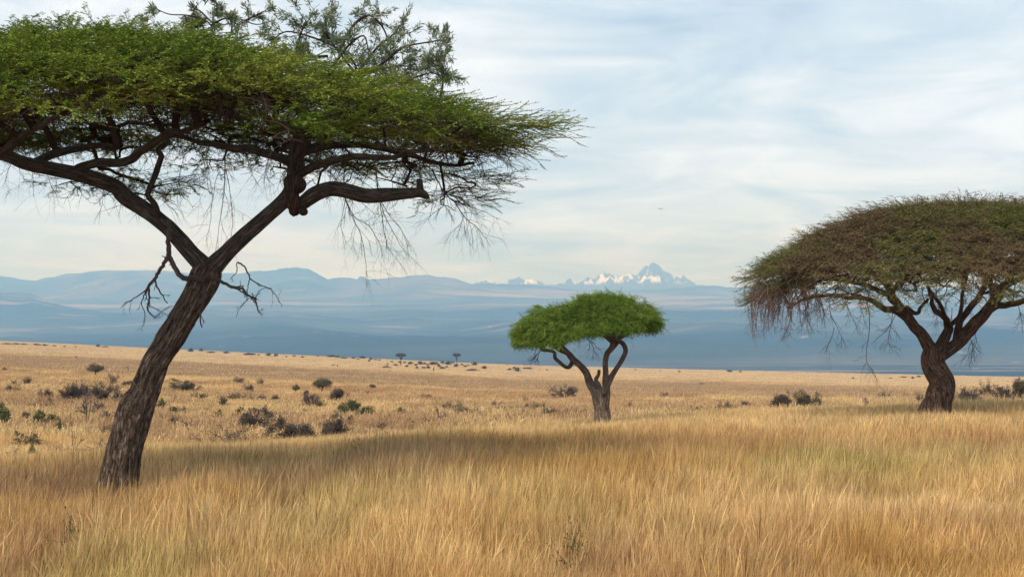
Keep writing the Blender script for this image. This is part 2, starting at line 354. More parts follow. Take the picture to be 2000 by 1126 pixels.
ridges = [  # depth, near width, far width, silhouette (px,row), forested
 (17500, 2400, 3000, sky1),
 (12400, 2600, 1800, np.array([(-600, 560), (-100, 566), (20, 568), (60, 569), (100, 581), (150, 596), (220, 610), (320, 628), (450, 655), (600, 700), (2600, 760)], float)),
 (15600, 1300, 1500, np.array([(-600, 600), (380, 590), (470, 566), (520, 554), (560, 547), (600, 550), (640, 560), (700, 568), (730, 574), (800, 590), (2600, 620)], float)),
 (15900, 1500, 1500, np.array([(-600, 620), (80, 585), (150, 556), (220, 540), (270, 538), (330, 550), (390, 566), (450, 585), (2600, 620)], float)),
 (15300, 1500, 1500, np.array([(-600, 620), (640, 590), (720, 570), (780, 556), (840, 548), (900, 556), (960, 568), (1050, 578), (1200, 590), (2600, 620)], float)),
 (14800, 1000, 1500, np.array([(-600, 620), (1100, 600), (1200, 590), (1330, 586), (1480, 582), (1560, 589), (1700, 585), (2600, 584)], float)),
]
yy = np.concatenate([np.linspace(1900, 9000, 120), np.linspace(9040, 19600, 340)])
ss = np.linspace(-1, 1, 1501)
X = ss[None, :] * (0.62 * yy)[:, None]; YY = np.repeat(yy[:, None], len(ss), 1)
PX = 1000 + F * X / YY
base = vz(YY); Zt = base.copy()
for D, wn, wf, S in ridges:
    top = (HR - np.interp(PX, S[:, 0], S[:, 1])) / F * D
    top = top + (fbm(X / 190, YY / 600, 0, 203 + int(D) % 7, 3) - 0.5) * 44
    d = YY - (D + 350 * (fbm(PX / 160, PX * 0, 0, int(D) % 97, 2) - 0.5))
    sh = np.where(d < 0, 1 - sstep(0, wn, -d), 1 - 0.8 * sstep(0, wf, d))
    # keep the crest line exact in the distance it stands at
    h = base + np.maximum(top * YY / D * 1.0 - base, 0) * sh if False else base + np.maximum(top - base, 0) * sh
    Zt = np.maximum(Zt, h)
rel = sstep(3000, 12000, YY)
gul = fbm(X / 1500, YY / 2600, 0, 61, 5, True)
Zt += rel * (gul - 0.6) * 55 * (1 - sstep(16600, 17400, YY)) + (fbm(X / 400, YY / 500, 0, 67, 3) - 0.5) * 14 * rel
Zt += sstep(4500, 7500, YY) * (1 - sstep(11000, 14500, YY)) * (fbm((X + 0.35 * YY) / 2300, YY / 4200, 0, 63, 4, True) - 0.62) * 240
# land cover: woodland, cultivated strips, dry bush
px, D_ = PX, YY
rowt = HR - Zt / YY * F
wn_ = fbm(X / 1700, YY / 1100, 0, 71, 4); sn = fbm(X / 900, YY / 190, 0, 73, 3); fn = fbm(X / 240, YY / 420, 0, 79, 3)
forest = np.array([0.018, 0.030, 0.026]); bush = np.array([0.040, 0.052, 0.045]); fieldc = np.array([0.36, 0.26, 0.20]); pale = np.array([0.40, 0.40, 0.22])
w_b = np.ones_like(PX)[..., None] * bush
def mixa(c, d, w): w = np.clip(w, 0, 1)[..., None]; return c * (1 - w) + d * w
cc = mixa(w_b, forest, sstep(0.42, 0.6, wn_))
cc = mixa(cc, fieldc, sstep(0.66, 0.72, sn) * sstep(5500, 9000, YY) * 0.25)
# the farmed shelf at the foot of the ridges, in long strips
shelf = np.exp(-((rowt - 590 - 6 * np.sin(PX / 210.)) / 13) ** 2) * sstep(0.50, 0.56, fbm(X / 2600, YY / 330, 0, 83, 4))
cc = mixa(cc, fieldc, shelf * 0.45)
up = np.exp(-((rowt - 575) / 9) ** 2) * sstep(0.52, 0.58, fbm(X / 2100, YY / 300, 0, 89, 3)) * sstep(600, 900, PX)
cc = mixa(cc, fieldc * 0.9 + pale * 0.2, up * 0.3)
open_ = (sstep(640, 700, PX) * (1 - sstep(1060, 1180, PX)) + np.exp(-((PX - 240) / 110) ** 2)) * sstep(14200, 15200, YY) * (1 - sstep(0.5, 0.62, fn))
cc = mixa(cc, fieldc * 0.75, open_ * 0.3)
wood = sstep(16300, 16900, YY) * np.clip(np.exp(-((PX - 560) / 90) ** 2) + sstep(900, 960, PX) + 0.6 * (1 - sstep(0, 90, PX)), 0, 1)
cc = mixa(cc, forest * 0.9, wood)
dry = sstep(900, 1500, PX) * np.exp(-((YY - 3900) / 900) ** 2) * sstep(0.47, 0.56, fbm(X / 900, YY / 160, 0, 97, 4))
cc = mixa(cc, fieldc * 0.85, dry * 0.55)
spk = (hsh(np.floor(X / 35), np.floor(YY / 45), X * 0, 5) > 0.996) * (YY > 4000) * (YY < 11000) * sstep(.5, .6, fbm(X / 1200, YY / 800, 0, 99, 2))
cc = mixa(cc, np.array([0.6, 0.58, 0.5]), spk * 0.22)
Zt += wood * (vn(X / 28, YY / 60, 0, 101) - 0.4) * 26 * (YY > 16400)
mh, t_ = mat('hill_cover'); n, l = mnodes(t_)
a_ = n('ShaderNodeAttribute', attribute_name='tint'); g_ = n('ShaderNodeNewGeometry')
n1 = n('ShaderNodeTexNoise', Scale=0.012, Detail=5.0, Roughness=0.7); l(g_.outputs['Position'], n1.inputs['Vector'])
f_ = ramp(n, l, n1.outputs['Fac'], [(0.38, (0.8,) * 3), (0.62, (1.2,) * 3)])
mu = n('ShaderNodeMix', data_type='RGBA', blend_type='MULTIPLY'); mu.inputs[0].default_value = 1; l(a_.outputs['Color'], mu.inputs[6]); l(f_, mu.inputs[7])
d_ = n('ShaderNodeBsdfDiffuse', Roughness=1.0); l(mu.outputs[2], d_.inputs[0]); o_ = n('ShaderNodeOutputMaterial'); l(d_.outputs[0], o_.inputs[0])
tag(grid_mesh('hills', X, YY, Zt + CZ, mh, cc.reshape(-1, 3)), kind='structure')

# the snowy mountain
S = np.array([(820, 575), (900, 562), (925, 553), (948, 547), (962, 550), (985, 557), (993, 546), (1003, 545), (1015, 541), (1021, 546), (1030, 547), (1044, 544), (1056, 549), (1066, 556), (1085, 554),
  (1104, 551), (1112, 543), (1120, 550), (1138, 548), (1148, 542), (1160, 545), (1170, 536), (1181, 532), (1192, 534), (1205, 540), (1218, 537), (1230, 534), (1243, 539), (1249, 531), (1255, 524),
  (1261, 517), (1267, 519), (1276, 514), (1286, 517), (1295, 523), (1300, 530), (1309, 533), (1318, 541), (1326, 538), (1335, 539), (1345, 545), (1352, 556), (1372, 557), (1390, 561), (1430, 564), (1480, 566), (1600, 575)], float)
DM = 21000.
yy = np.linspace(18300, 23600, 120); pxs = np.linspace(780, 1640, 900)
PX = np.repeat(pxs[None, :], len(yy), 0); YY = np.repeat(yy[:, None], len(pxs), 1); X = (PX - 1000) / F * DM * (0.5 + 0.5 * YY / DM)
PXn = 1000 + X / DM * F
top = (HR - np.interp(PXn, S[:, 0], S[:, 1])) / F * DM
top = top + (vn(PXn / 3.2, PX * 0, 0, 131) - 0.5) * 30 * sstep(570, 545, np.interp(PXn, S[:, 0], S[:, 1]))
shf = np.where(YY < DM, 1 - (np.clip((DM - YY) / 2700, 0, 1)) ** 0.75, 1 - np.clip((YY - DM) / 2500, 0, 1))
rg = fbm(X / 450, YY / 680, 0, 111, 5, True)
Zm = 412 + (top - 412) * shf + (rg - 0.62) * 310 * np.clip(1 - abs(shf - 0.55) * 2.0, 0, 1)
Zm += (fbm(X / 80, YY / 125, 0, 117, 3, True) - 0.6) * 45 * sstep(0.3, 0.9, shf)
k_ = np.argmin(abs(yy - DM))
gy, gx = np.gradient(Zm); slope = np.hypot(gx / np.gradient(X, axis=1), gy / (yy[1] - yy[0]))
sn = fbm(X / 95, YY / 390, 0, 121, 4)
hh = (Zm - 1250) / 900
sn_w = sstep(0.50, 0.56, sn + 0.16 * np.exp(-((PXn - 1190) / 50) ** 2) + 0.10 * np.exp(-((PXn - 1035) / 16) ** 2) + 0.05 * np.exp(-((PXn - 1275) / 25) ** 2) - 0.12) * sstep(700, 780, Zm) 
cc = mixa(np.ones_like(PX)[..., None] * np.array([0.06, 0.065, 0.08]), np.array([0.72, 0.75, 0.80]), sn_w)
mm, t_ = mat('rock_and_snow'); n, l = mnodes(t_)
a_ = n('ShaderNodeAttribute', attribute_name='tint'); d_ = n('ShaderNodeBsdfDiffuse'); l(a_.outputs['Color'], d_.inputs[0]); o_ = n('ShaderNodeOutputMaterial'); l(d_.outputs[0], o_.inputs[0])
tag(grid_mesh('mountain', X, YY, Zm + CZ, mm, cc.reshape(-1, 3)), kind='structure')

# ------------------------------------------------------------------ haze
hz_m, t_ = mat('haze_air'); n, l = mnodes(t_)
pv = n('ShaderNodeVolumePrincipled'); pv.inputs['Color'].default_value = (0.27, 0.54, 1.0, 1); pv.inputs['Density'].default_value = 1.3e-4
pv.inputs['Absorption Color'].default_value = (1, 1, 1, 1) if 'Absorption Color' in pv.inputs else (0, 0, 0, 1)
pv.inputs['Anisotropy'].default_value = 0.0
o_ = n('ShaderNodeOutputMaterial'); l(pv.outputs[0], o_.inputs['Volume'])
A = Acc(); x0, x1, y0, y1, z0, z1 = -20000, 20000, -600, 24500, -180, 1190
v = [(x, y, z) for z in (z0, z1) for y in (y0, y1) for x in (x0, x1)]
q = [(0, 2, 3, 1), (4, 5, 7, 6), (0, 1, 5, 4), (2, 6, 7, 3), (0, 4, 6, 2), (1, 3, 7, 5)]
A.add(v, [t for f in q for t in ((f[0], f[1], f[2]), (f[0], f[2], f[3]))])
HZ = tag(A.build('haze', hz_m), kind='stuff')

# ------------------------------------------------------------------ grass
mgr, t_ = mat('grass_blade'); n, l = mnodes(t_)
ti = n('ShaderNodeAttribute', attribute_name='tint', attribute_type='INSTANCER'); rn = n('ShaderNodeAttribute', attribute_name='rnd')
f_ = ramp(n, l, rn.outputs['Fac'], [(0.0, (0.38, 0.30, 0.25)), (0.25, (0.72, 0.66, 0.6)), (0.6, (1.02, 1.0, 0.95)), (0.9, (1.35, 1.38, 1.4)), (1.0, (0.6, 0.85, 0.45))])
mu = n('ShaderNodeMix', data_type='RGBA', blend_type='MULTIPLY'); mu.inputs[0].default_value = 1; l(ti.outputs['Color'], mu.inputs[6]); l(f_, mu.inputs[7])
d_ = n('ShaderNodeBsdfDiffuse'); tr = n('ShaderNodeBsdfTranslucent'); ms = n('ShaderNodeMixShader'); ms.inputs[0].default_value = 0.35
l(mu.outputs[2], d_.inputs[0]); l(mu.outputs[2], tr.inputs[0]); l(d_.outputs[0], ms.inputs[1]); l(tr.outputs[0], ms.inputs[2])
o_ = n('ShaderNodeOutputMaterial'); l(ms.outputs[0], o_.inputs[0])

def patch(name, seed, nb, rad, hmin, hmax, w, lean=0.33, seg=4, wisps=0.5):
    r = np.random.RandomState(seed); A = Acc()
    nt_ = max(8, nb // 10); tcx = r.uniform(-rad, rad, (nt_, 2))
    k = r.randint(0, nt_, nb); bx = tcx[k] + r.normal(0, rad * 0.16, (nb, 2))
    h = r.uniform(hmin, hmax, nb) * np.where(r.rand(nb) < 0.06, 1.22, 1.0)
    az = r.normal(0, 0.9, nb) + np.where(r.rand(nb) < 0.22, math.pi, 0); ln = np.abs(r.normal(lean * 0.75, 0.2, nb))
    dx, dy = np.cos(az), np.sin(az) * 0.8
    s = np.linspace(0, 1, seg + 1)
    px_ = bx[:, 0, None] + dx[:, None] * (ln * h)[:, None] * s ** 1.4
    py_ = bx[:, 1, None] + dy[:, None] * (ln * h)[:, None] * s ** 1.4
    pz_ = h[:, None] * (s - 0.18 * ln[:, None] * s ** 3)
    wd = w * r.uniform(0.6, 1.3, nb)[:, None] * np.array([1.0, 0.95, 0.75, 0.85, 0.12])[None, :seg + 1]
    # seed heads: wider near the tip for part of the stems
    sh = (r.rand(nb) < wisps)[:, None]; wd = wd * np.where(sh, np.array([0.7, 0.65, 0.7, 2.5, 0.5])[None, :seg + 1], 1)
    fa = r.uniform(-1.2, 1.2, nb); wx, wy = np.cos(fa)[:, None], np.sin(fa)[:, None]
    l_ = np.stack([px_ - wd * wx / 2, py_ - wd * wy / 2, pz_], -1); r_ = np.stack([px_ + wd * wx / 2, py_ + wd * wy / 2, pz_], -1)
    v = np.stack([l_, r_], 2).reshape(nb, -1, 3); m = v.shape[1]
    t = []
    for i in range(seg): a = 2 * i; t += [(a, a + 1, a + 3), (a, a + 3, a + 2)]
    t = np.array(t)[None] + (np.arange(nb) * m)[:, None, None]
    rnd = np.repeat(r.rand(nb), m)
    A.add(v.reshape(-1, 3), t.reshape(-1, 3), 0, rnd)
    me = A.build(name, mgr); C.objects.unlink(me); return me

def scatter_gn(name, pts, rotz, scl, idx, tcol, protos, label=None):
    col = bpy.data.collections.new(name + '_source')
    for i, p in enumerate(protos): p.name = f'{name}_{i:02d}'; col.objects.link(p)
    me = bpy.data.meshes.new(name); me.vertices.add(len(pts)); me.vertices.foreach_set('co', pts.astype(np.float32).ravel())
    def at_(nm, ty, key, arr): a = me.attributes.new(nm, ty, 'POINT'); a.data.foreach_set(key, arr.ravel())
    rv = np.zeros((len(pts), 3), np.float32); rv[:, 2] = rotz
    at_('rot', 'FLOAT_VECTOR', 'vector', rv); at_('scl', 'FLOAT_VECTOR', 'vector', scl.astype(np.float32))
    at_('idx', 'INT', 'value', idx.astype(np.int32)); at_('tint', 'FLOAT_COLOR', 'color', np.hstack([tcol, np.ones((len(pts), 1))]).astype(np.float32))
    o = bpy.data.objects.new(name, me); C.objects.link(o)
    g = bpy.data.node_groups.new(name + '_nodes', 'GeometryNodeTree')
    g.interface.new_socket('Geometry', in_out='INPUT', socket_type='NodeSocketGeometry'); g.interface.new_socket('Geometry', in_out='OUTPUT', socket_type='NodeSocketGeometry')
    gi = g.nodes.new('NodeGroupInput'); go = g.nodes.new('NodeGroupOutput'); ip = g.nodes.new('GeometryNodeInstanceOnPoints')
    ci = g.nodes.new('GeometryNodeCollectionInfo'); ci.inputs[0].default_value = col; ci.inputs[1].default_value = True; ci.inputs[2].default_value = True
    def na(nm, ty): x = g.nodes.new('GeometryNodeInputNamedAttribute'); x.data_type = ty; x.inputs[0].default_value = nm; return x.outputs[0]
    lk = g.links.new; lk(gi.outputs[0], ip.inputs['Points']); lk(ci.outputs[0], ip.inputs['Instance']); ip.inputs['Pick Instance'].default_value = True
    lk(na('idx', 'INT'), ip.inputs['Instance Index'])
    er = g.nodes.new('FunctionNodeEulerToRotation'); lk(na('rot', 'FLOAT_VECTOR'), er.inputs[0]); lk(er.outputs[0], ip.inputs['Rotation'])
    lk(na('scl', 'FLOAT_VECTOR'), ip.inputs['Scale']); lk(ip.outputs[0], go.inputs[0])
    md = o.modifiers.new('scatter', 'NODES'); md.node_group = g
    tag(o, label, None, None, 'stuff'); return o

def field(name, label, y0, y1, sp, protos, seed, umax=0.56, hvar=0.25, dens=1.0, sc0=1.0, clear=None):
    r = np.random.RandomState(seed); P = []
    Yr = np.arange(y0, y1, sp)
    for Y in Yr:
        xs = np.arange(-umax * Y - 1, umax * Y + 1, sp); P.append(np.stack([xs, np.full(len(xs), Y)], 1))
    P = np.concatenate(P); P += r.uniform(-0.6, 0.6, P.shape) * sp
    if dens < 1: P = P[r.rand(len(P)) < dens]
    x, Y = P[:, 0], P[:, 1]
    if clear is not None: k = clear(x, Y, r); x, Y = x[k], Y[k]
    z = ground(x, Y) - 0.02
    hn = fbm(x / 2.2, Y / 1.8, 0, seed + 1, 3); hb = fbm(x / 9, Y / 6, 0, seed + 2, 3)
    tus = sstep(0.52, 0.72, fbm(x / 0.55, Y / 0.7, 0, seed + 6, 2)); hs = 1 + 0.22 * tus * (sc0 > 0) + hvar * 2 * (hn - 0.5) + hvar * 1.6 * (hb - 0.5)
    for bx_, by_ in ((at(228, 960, 22.0)[0], 22.0), (at(1175, 818, 45.0)[0], 45.0), (at(1828, 802, 40.0)[0], 40.0)):
        hs = hs * (1 - 0.42 * np.exp(-((x - bx_) ** 2 + ((Y - by_ + 0.5) / 1.3) ** 2) / 1.0))
    s = np.stack([np.full(len(x), sc0), np.full(len(x), sc0), sc0 * hs * r.uniform(0.85, 1.15, len(x))], 1)
    tcol = tint(x, Y) * r.uniform(0.78, 1.2, (len(x), 1))
    return scatter_gn(name, np.stack([x, Y, z], 1), r.normal(0, 0.3, len(x)), s, r.randint(0, len(protos), len(x)), tcol, protos, label)

def gaps(x, Y, r): return fbm(x / 0.8, Y / 1.0, 0, 211, 3) + r.uniform(-.06, .06, len(x)) > 0.37
near = [patch('p', 10 + i, 300, 0.34, 0.32, 0.76, 0.0038, 0.34 + 0.03 * (i % 3)) for i in range(8)] + [patch('p', 90 + i, 34, 0.3, 0.8, 1.0, 0.0042, 0.35, wisps=0.9) for i in range(1)]
field('tall_grass', 'tall golden dry grass filling the foreground', 6.0, 26, 0.34, near, 1, hvar=0.42, clear=gaps)
mid = [patch('p', 30 + i, 280, 0.6, 0.32, 0.68, 0.006, 0.32) for i in range(6)]
field('savanna_grass', 'golden grass on the rise under the three acacias', 25.6, 64, 0.48, mid, 2, 0.52, hvar=0.4, clear=gaps)
far1 = [patch('p', 50 + i, 130, 1.1, 0.22, 0.62, 0.02, 0.4, 3) for i in range(6)]
field('plain_grass', 'pale dry grass of the bushy plain beyond the rise', 62, 260, 1.15, far1, 3, 0.5, 0.9, 0.9)
far2 = [patch('p', 70 + i, 150, 4.2, 0.2, 0.5, 0.075, 0.4, 2) for i in range(4)]
field('distant_grass', 'pale straw grass out to the edge of the plain', 255, 1300, 5.2, far2, 4, 0.46, 0.5)

# ------------------------------------------------------------------ foliage sprays (as arrays, joined into each crown's mesh)
def leaf_tris(base, d, up, ln, w):             # one pointed leaf triangle each
    side = np.cross(d, up); side /= np.linalg.norm(side, axis=1)[:, None] + 1e-9
    m = base + d * ln[:, None] * 0.45
    v = np.stack([base, m + side * w[:, None] / 2, base + d * ln[:, None], m - side * w[:, None] / 2], 1)
    k = len(base); t = (np.array([[0, 1, 2], [0, 2, 3]])[None] + (np.arange(k) * 4)[:, None, None]).reshape(-1, 3)
    return v.reshape(-1, 3), t
def spray(seed, Ln=0.6, nside=7, slen=0.22, step=0.03, leaf=0.05, lw=0.02, droop=0.1, flat=0.35, twig_r=0.0035, sang=0.7):
    r = np.random.RandomState(seed); V, T, Mt, Rr = [], [], [], []; nv = 0
    def addv(v, t, m, rr):
        nonlocal nv
        V.append(v); T.append(t + nv); Mt.append(np.full(len(t), m)); Rr.append(rr); nv += len(v)
    def run(p0, d0, ln, rad):
        k = max(2, int(ln / 0.1)); pts = [p0]; d = d0.copy()
        for i in range(k):
            d = d + r.normal(0, 0.13, 3) + np.array([0, 0, -droop * ln / 0.6]); d /= np.linalg.norm(d); pts.append(pts[-1] + d * ln / k)
        pts = np.array(pts); a = Acc(); tube(a, pts, np.linspace(rad, rad * 0.4, len(pts)), 3, cap=False)
        addv(a.v[0], a.t[0], 1, np.full(len(a.v[0]), r.rand()))
        m = int(ln / step); s = (np.arange(m) + r.rand(m)) / m * (len(pts) - 1); i = np.minimum(s.astype(int), len(pts) - 2)
        b = pts[i] + (pts[i + 1] - pts[i]) * (s - i)[:, None]
        ax = pts[i + 1] - pts[i]; ax /= np.linalg.norm(ax, axis=1)[:, None]
        sd_ = np.cross(ax, [0, 0, 1.]); sg = np.where(np.arange(m) % 2 == 0, 1, -1)[:, None]
        dd = ax * r.uniform(0.5, 1.4, (m, 1)) + sd_ * sg * 0.8 + r.normal(0, flat, (m, 3)); dd /= np.linalg.norm(dd, axis=1)[:, None]
        up = np.array([0, 0, 1.]) + r.normal(0, 0.5, (m, 3))
        v, t = leaf_tris(b, dd, up, leaf * r.uniform(0.6, 1.2, m), lw * r.uniform(0.7, 1.2, m))
        addv(v, t, 0, np.repeat(r.rand(m), 4)); return pts
    p = run(np.zeros(3), np.array([1, 0, 0.1]), Ln, twig_r)
    for i in range(nside):
        s = (i + 0.6) / nside * (len(p) - 1); j = min(int(s), len(p) - 2); q = p[j] + (p[j + 1] - p[j]) * (s - j)
        sg = 1 if i % 2 else -1; run(q, np.array([0.85, sg * sang, r.uniform(-0.1, 0.25)]), slen * r.uniform(0.6, 1.3) * (1.2 - 0.5 * i / nside), twig_r * 0.6)
    return np.concatenate(V), np.concatenate(T), np.concatenate(Mt), np.concatenate(Rr)
def stamp(acc, protos, pos, dirs, upv, scl, rr, r):
    k = r.randint(0, len(protos), len(pos))
    for j, (v, t, m, rv) in enumerate(protos):
        s = np.where(k == j)[0]
        if not len(s): continue
        X_ = dirs[s] / (np.linalg.norm(dirs[s], axis=1)[:, None] + 1e-9); Y_ = np.cross(upv[s], X_); Y_ /= np.linalg.norm(Y_, axis=1)[:, None] + 1e-9; Z_ = np.cross(X_, Y_)
        Rm = np.stack([X_, Y_, Z_], 1) * scl[s][:, None, None]
        vv = np.einsum('vk,nkj->nvj', v, Rm) + pos[s][:, None, :]
        tt_ = (t[None] + (np.arange(len(s)) * len(v))[:, None, None]).reshape(-1, 3)
        rnd = np.clip(rr[s][:, None] * 0.6 + rv[None] * 0.5 - 0.05, 0, 1).ravel()
        acc.add(vv.reshape(-1, 3), tt_, np.tile(m, len(s)), rnd)

class Dome:                                    # an umbrella crown: top outline along x, falling away towards its rim
    def __init__(s, xc, Yc, a, b, outline, dn, df, pn=2.0):
        s.xc, s.Yc, s.a, s.b, s.dn, s.df, s.pn = xc, Yc, a, b, dn, df, pn
        o = np.array(outline, float); s.ox = (o[:, 0] - 1000) / F * Yc; s.oz = CZ + (HR - o[:, 1]) / F * Yc
    def z(s, x, Y):
        d = (Y - s.Yc) / s.b; return np.interp(x, s.ox, s.oz) - np.where(d < 0, s.dn, s.df) * abs(d) ** s.pn
    def inside(s, x, Y, k=1.0): return ((x - s.xc) / s.a) ** 2 + ((Y - s.Yc) / s.b) ** 2 < k * k
    def sample(s, r, n, gap, k=1.0):
        P = []; t = 0
        while len(P) < n and t < n * 60:
            t += 1; x = s.xc + r.uniform(-1, 1) * s.a * k; Y = s.Yc + r.uniform(-1, 1) * s.b * k
            if not s.inside(x, Y, k): continue
            if all((x - p[0]) ** 2 + (Y - p[1]) ** 2 > gap * gap for p in P): P.append((x, Y))
        return np.array(P)

def crown(acc, r, D, npad, gap, R0, R1, per, protos, layers, up, jit, scl, spread=0.6, slopef=0.75, nup=0.18, npit=0.17):
    """pads of sprays laid over the dome in layers; returns the pad centres"""
    cen = []
    for (k, dz, frac) in layers:
        P = D.sample(r, int(npad * frac), gap, k)
        for x, Y in P: cen.append((x, Y, D.z(x, Y) - dz * r.uniform(0.6, 1.4), r.uniform(R0, R1)))
    cen = np.array(cen); pos, dr, upv, ss_, rr = [], [], [], [], []
    for x, Y, z, R in cen:
        ox, oy = (x - D.xc) / D.a, (Y - D.Yc) / D.b; ed = math.hypot(ox, oy); padr = r.rand()
        o = np.array([ox / D.a, oy / D.b]); o /= np.linalg.norm(o) + 1e-6
        m = int(per * (R / R1) ** 2 * r.uniform(0.8, 1.2)); rho = R * np.sqrt(r.rand(m)); ph = r.uniform(0, 2 * math.pi, m)
        dx, dy = rho * np.cos(ph), rho * np.sin(ph)
        sx = (D.z(x + 0.3, Y) - D.z(x - 0.3, Y)) / 0.6; sy = (D.z(x, Y + 0.3) - D.z(x, Y - 0.3)) / 0.6
        pz = z + slopef * (sx * dx + sy * dy) - 0.10 * (rho / R) ** 2 * R + r.normal(0, jit, m)
        pos.append(np.stack([x + dx, Y + dy, pz], 1))
        rad = np.stack([np.cos(ph), np.sin(ph)], 1) * (rho / R)[:, None] + o[None] * spread * (0.3 + ed) + r.normal(0, 0.35, (m, 2))
        nn = np.linalg.norm(rad, axis=1)[:, None] + 1e-6; rad = rad / nn
        pit = r.normal(up, npit, m) + slopef * 0.8 * (rad[:, 0] * sx + rad[:, 1] * sy)
        dr.append(np.stack([rad[:, 0], rad[:, 1], pit], 1)); upv.append(np.tile([0, 0, 1.], (m, 1)) + r.normal(0, nup, (m, 3)))
        ss_.append(r.uniform(scl[0], scl[1], m)); rr.append(np.clip(padr * 0.8 + r.rand(m) * 0.3, 0, 1))
    stamp(acc, protos, np.concatenate(pos), np.concatenate(dr), np.concatenate(upv), np.concatenate(ss_), np.concatenate(rr), r)
    return cen

def net(acc, r, seeds, targets, r_tip=0.008, expo=0.5, rmax=0.12, seg=5, mat=0, sag=0.15, thin=None):
    """branches growing from the limb nodes to every target, thickness from what they carry"""
    nodes = [np.array(p[:3]) for p in seeds]; par = [-1] * len(nodes); ns = len(nodes); own = [p[3] for p in seeds]
    S0 = np.array(nodes); tg = np.array(targets)
    order = np.argsort([np.min(np.linalg.norm(S0 - t, axis=1)) for t in tg]); br = []
    NA = np.zeros((len(nodes) + len(tg) * 6 + 10, 3)); NA[:ns] = S0; cnt = ns
    for i in order:
        t = tg[i]; dv = t - NA[:cnt]; d = np.linalg.norm(dv, axis=1)
        cost = d * (1 + 0.9 * np.clip(-dv[:, 2] / (d + 1e-6), 0, 1)); k = int(np.argmin(cost)); p = NA[k]; dd = d[k]
        if dd < 0.05: continue
        m = max(2, min(5, int(dd / 0.3))); mid_ = p * 0.5 + t * 0.5 + np.array([0, 0, sag * dd * 0.5]) + r.normal(0, 0.09, 3) * dd
        idx = [k]
        for j in range(1, m + 1):
            s = j / m; q = (1 - s) ** 2 * p + 2 * s * (1 - s) * mid_ + s * s * t + (r.normal(0, 0.035, 3) * dd if j < m else 0)
            NA[cnt] = q; par.append(idx[-1]); idx.append(cnt); cnt += 1
        br.append(idx)
    load = np.zeros(cnt)
    for b in br: load[b[-1]] += 1
    for i in range(cnt - 1, ns - 1, -1): load[par[i]] += load[i]
    rad = np.minimum(r_tip * np.maximum(load, 1) ** expo, rmax)
    for b in br:
        R = rad[b].copy(); R[0] = R[1] if b[0] < ns else min(R[0], R[1] * 1.2)
        tube(acc, catmull(NA[b], 2), np.interp(np.linspace(0, 1, len(catmull(NA[b], 2))), np.linspace(0, 1, len(R)), R), seg, mat, rnd=r.rand())
    return NA[:cnt], rad
def twig(acc, r, p, d, ln, rad, depth, grav=0.1, mat=0, wob=0.22, kids=3, ang=0.6, leafs=None, shrink=0.6):
    k = max(3, int(ln / 0.12)) if depth else 3; pts = [np.array(p, float)]; d = np.array(d, float); d /= np.linalg.norm(d); ds = [d]
    for i in range(k):
        d = d + r.normal(0, wob, 3) * (0.6 if depth else 0.4) + np.array([0, 0, -grav]); d /= np.linalg.norm(d); pts.append(pts[-1] + d * ln / k); ds.append(d)
    pts = np.array(pts); tube(acc, pts, np.linspace(rad, rad * 0.45, len(pts)), 4 if rad > 0.012 else 3, mat, rnd=r.rand())
    if leafs is not None and depth <= 1: leafs.extend([(q, dd) for q, dd in zip(pts[1:], ds[1:])])
    if depth > 0:
        for i in range(kids + (r.rand() < 0.5)):
            s = r.uniform(0.3, 1.0); j = min(int(s * k), k - 1); q = pts[j] + (pts[j + 1] - pts[j]) * (s * k - j if s * k - j <= 1 else 1)
            nd = ds[j] + r.normal(0, ang, 3); twig(acc, r, q, nd, ln * shrink * r.uniform(0.7, 1.2), rad * 0.6, depth - 1, grav, mat, wob, kids, ang, leafs, shrink)
def guided(acc, r, P, w0, w1, key, sub=3, kids=10, kl=0.35, grav=0.12, depth=1, mat=0, seg=5, ang=0.7):
    Q = catmull(cpoly(P, key), sub); Q = Q + r.normal(0, 0.008, Q.shape); R = np.linspace(w0, w1, len(Q)); tube(acc, Q, R, seg, mat, rnd=r.rand())
    for i in range(kids):
        s = r.uniform(0.15, 1) * (len(Q) - 1); j = min(int(s), len(Q) - 2); d = Q[j + 1] - Q[j]; d /= np.linalg.norm(d)
        twig(acc, r, Q[j] + (Q[j + 1] - Q[j]) * (s - j), d + r.normal(0, ang, 3), kl * r.uniform(0.5, 1.3), R[j] * 0.55, depth, grav, mat)
    return Q

# ------------------------------------------------------------------ the big leaning acacia on the left
K = 22.0
r = np.random.RandomState(5)
gx, gy = at(225, 960, K)[0], K
T1 = thing('acacia_tree', (gx, gy, float(ground(gx, gy))), 'big leaning acacia in the left foreground with a wide flat green crown and forked trunk', 'tree')
A = Acc()
Pt, Rt = ipol([(212, 1010, 98, 0), (222, 975, 84, 0), (231, 940, 70, 0), (243, 886, 63, 0), (254, 841, 64, 0), (265, 798, 66, 0), (281, 766, 58, 0), (301, 713, 52, 0), (317, 687, 50, 0), (333, 660, 50, 0), (366, 605, 50, 0), (390, 565, 54, 0), (404, 535, 56, 0), (410, 515, 40, 0)], 14, K)
tube(A, Pt, Rt * 0.97, 72, furrow=0.30, nf=17, lump=0.12, seed=3, twist=0.22)
for (p_, q_, rr_) in ((262, 806, 0.12), (240, 798, 0.10), (280, 800, 0.09), (236, 842, 0.09)):     # knots and the burl low on the trunk
    c0 = at(p_, q_, K - 0.16); tube(A, np.array([c0 + [0, 0, -rr_], c0, c0 + [0, -0.03, rr_]]), [0.03, rr_, 0.03], 14, lump=0.4, seed=int(q_), furrow=0.2)
place(A.build('trunk', M_bark, smooth=True), T1)
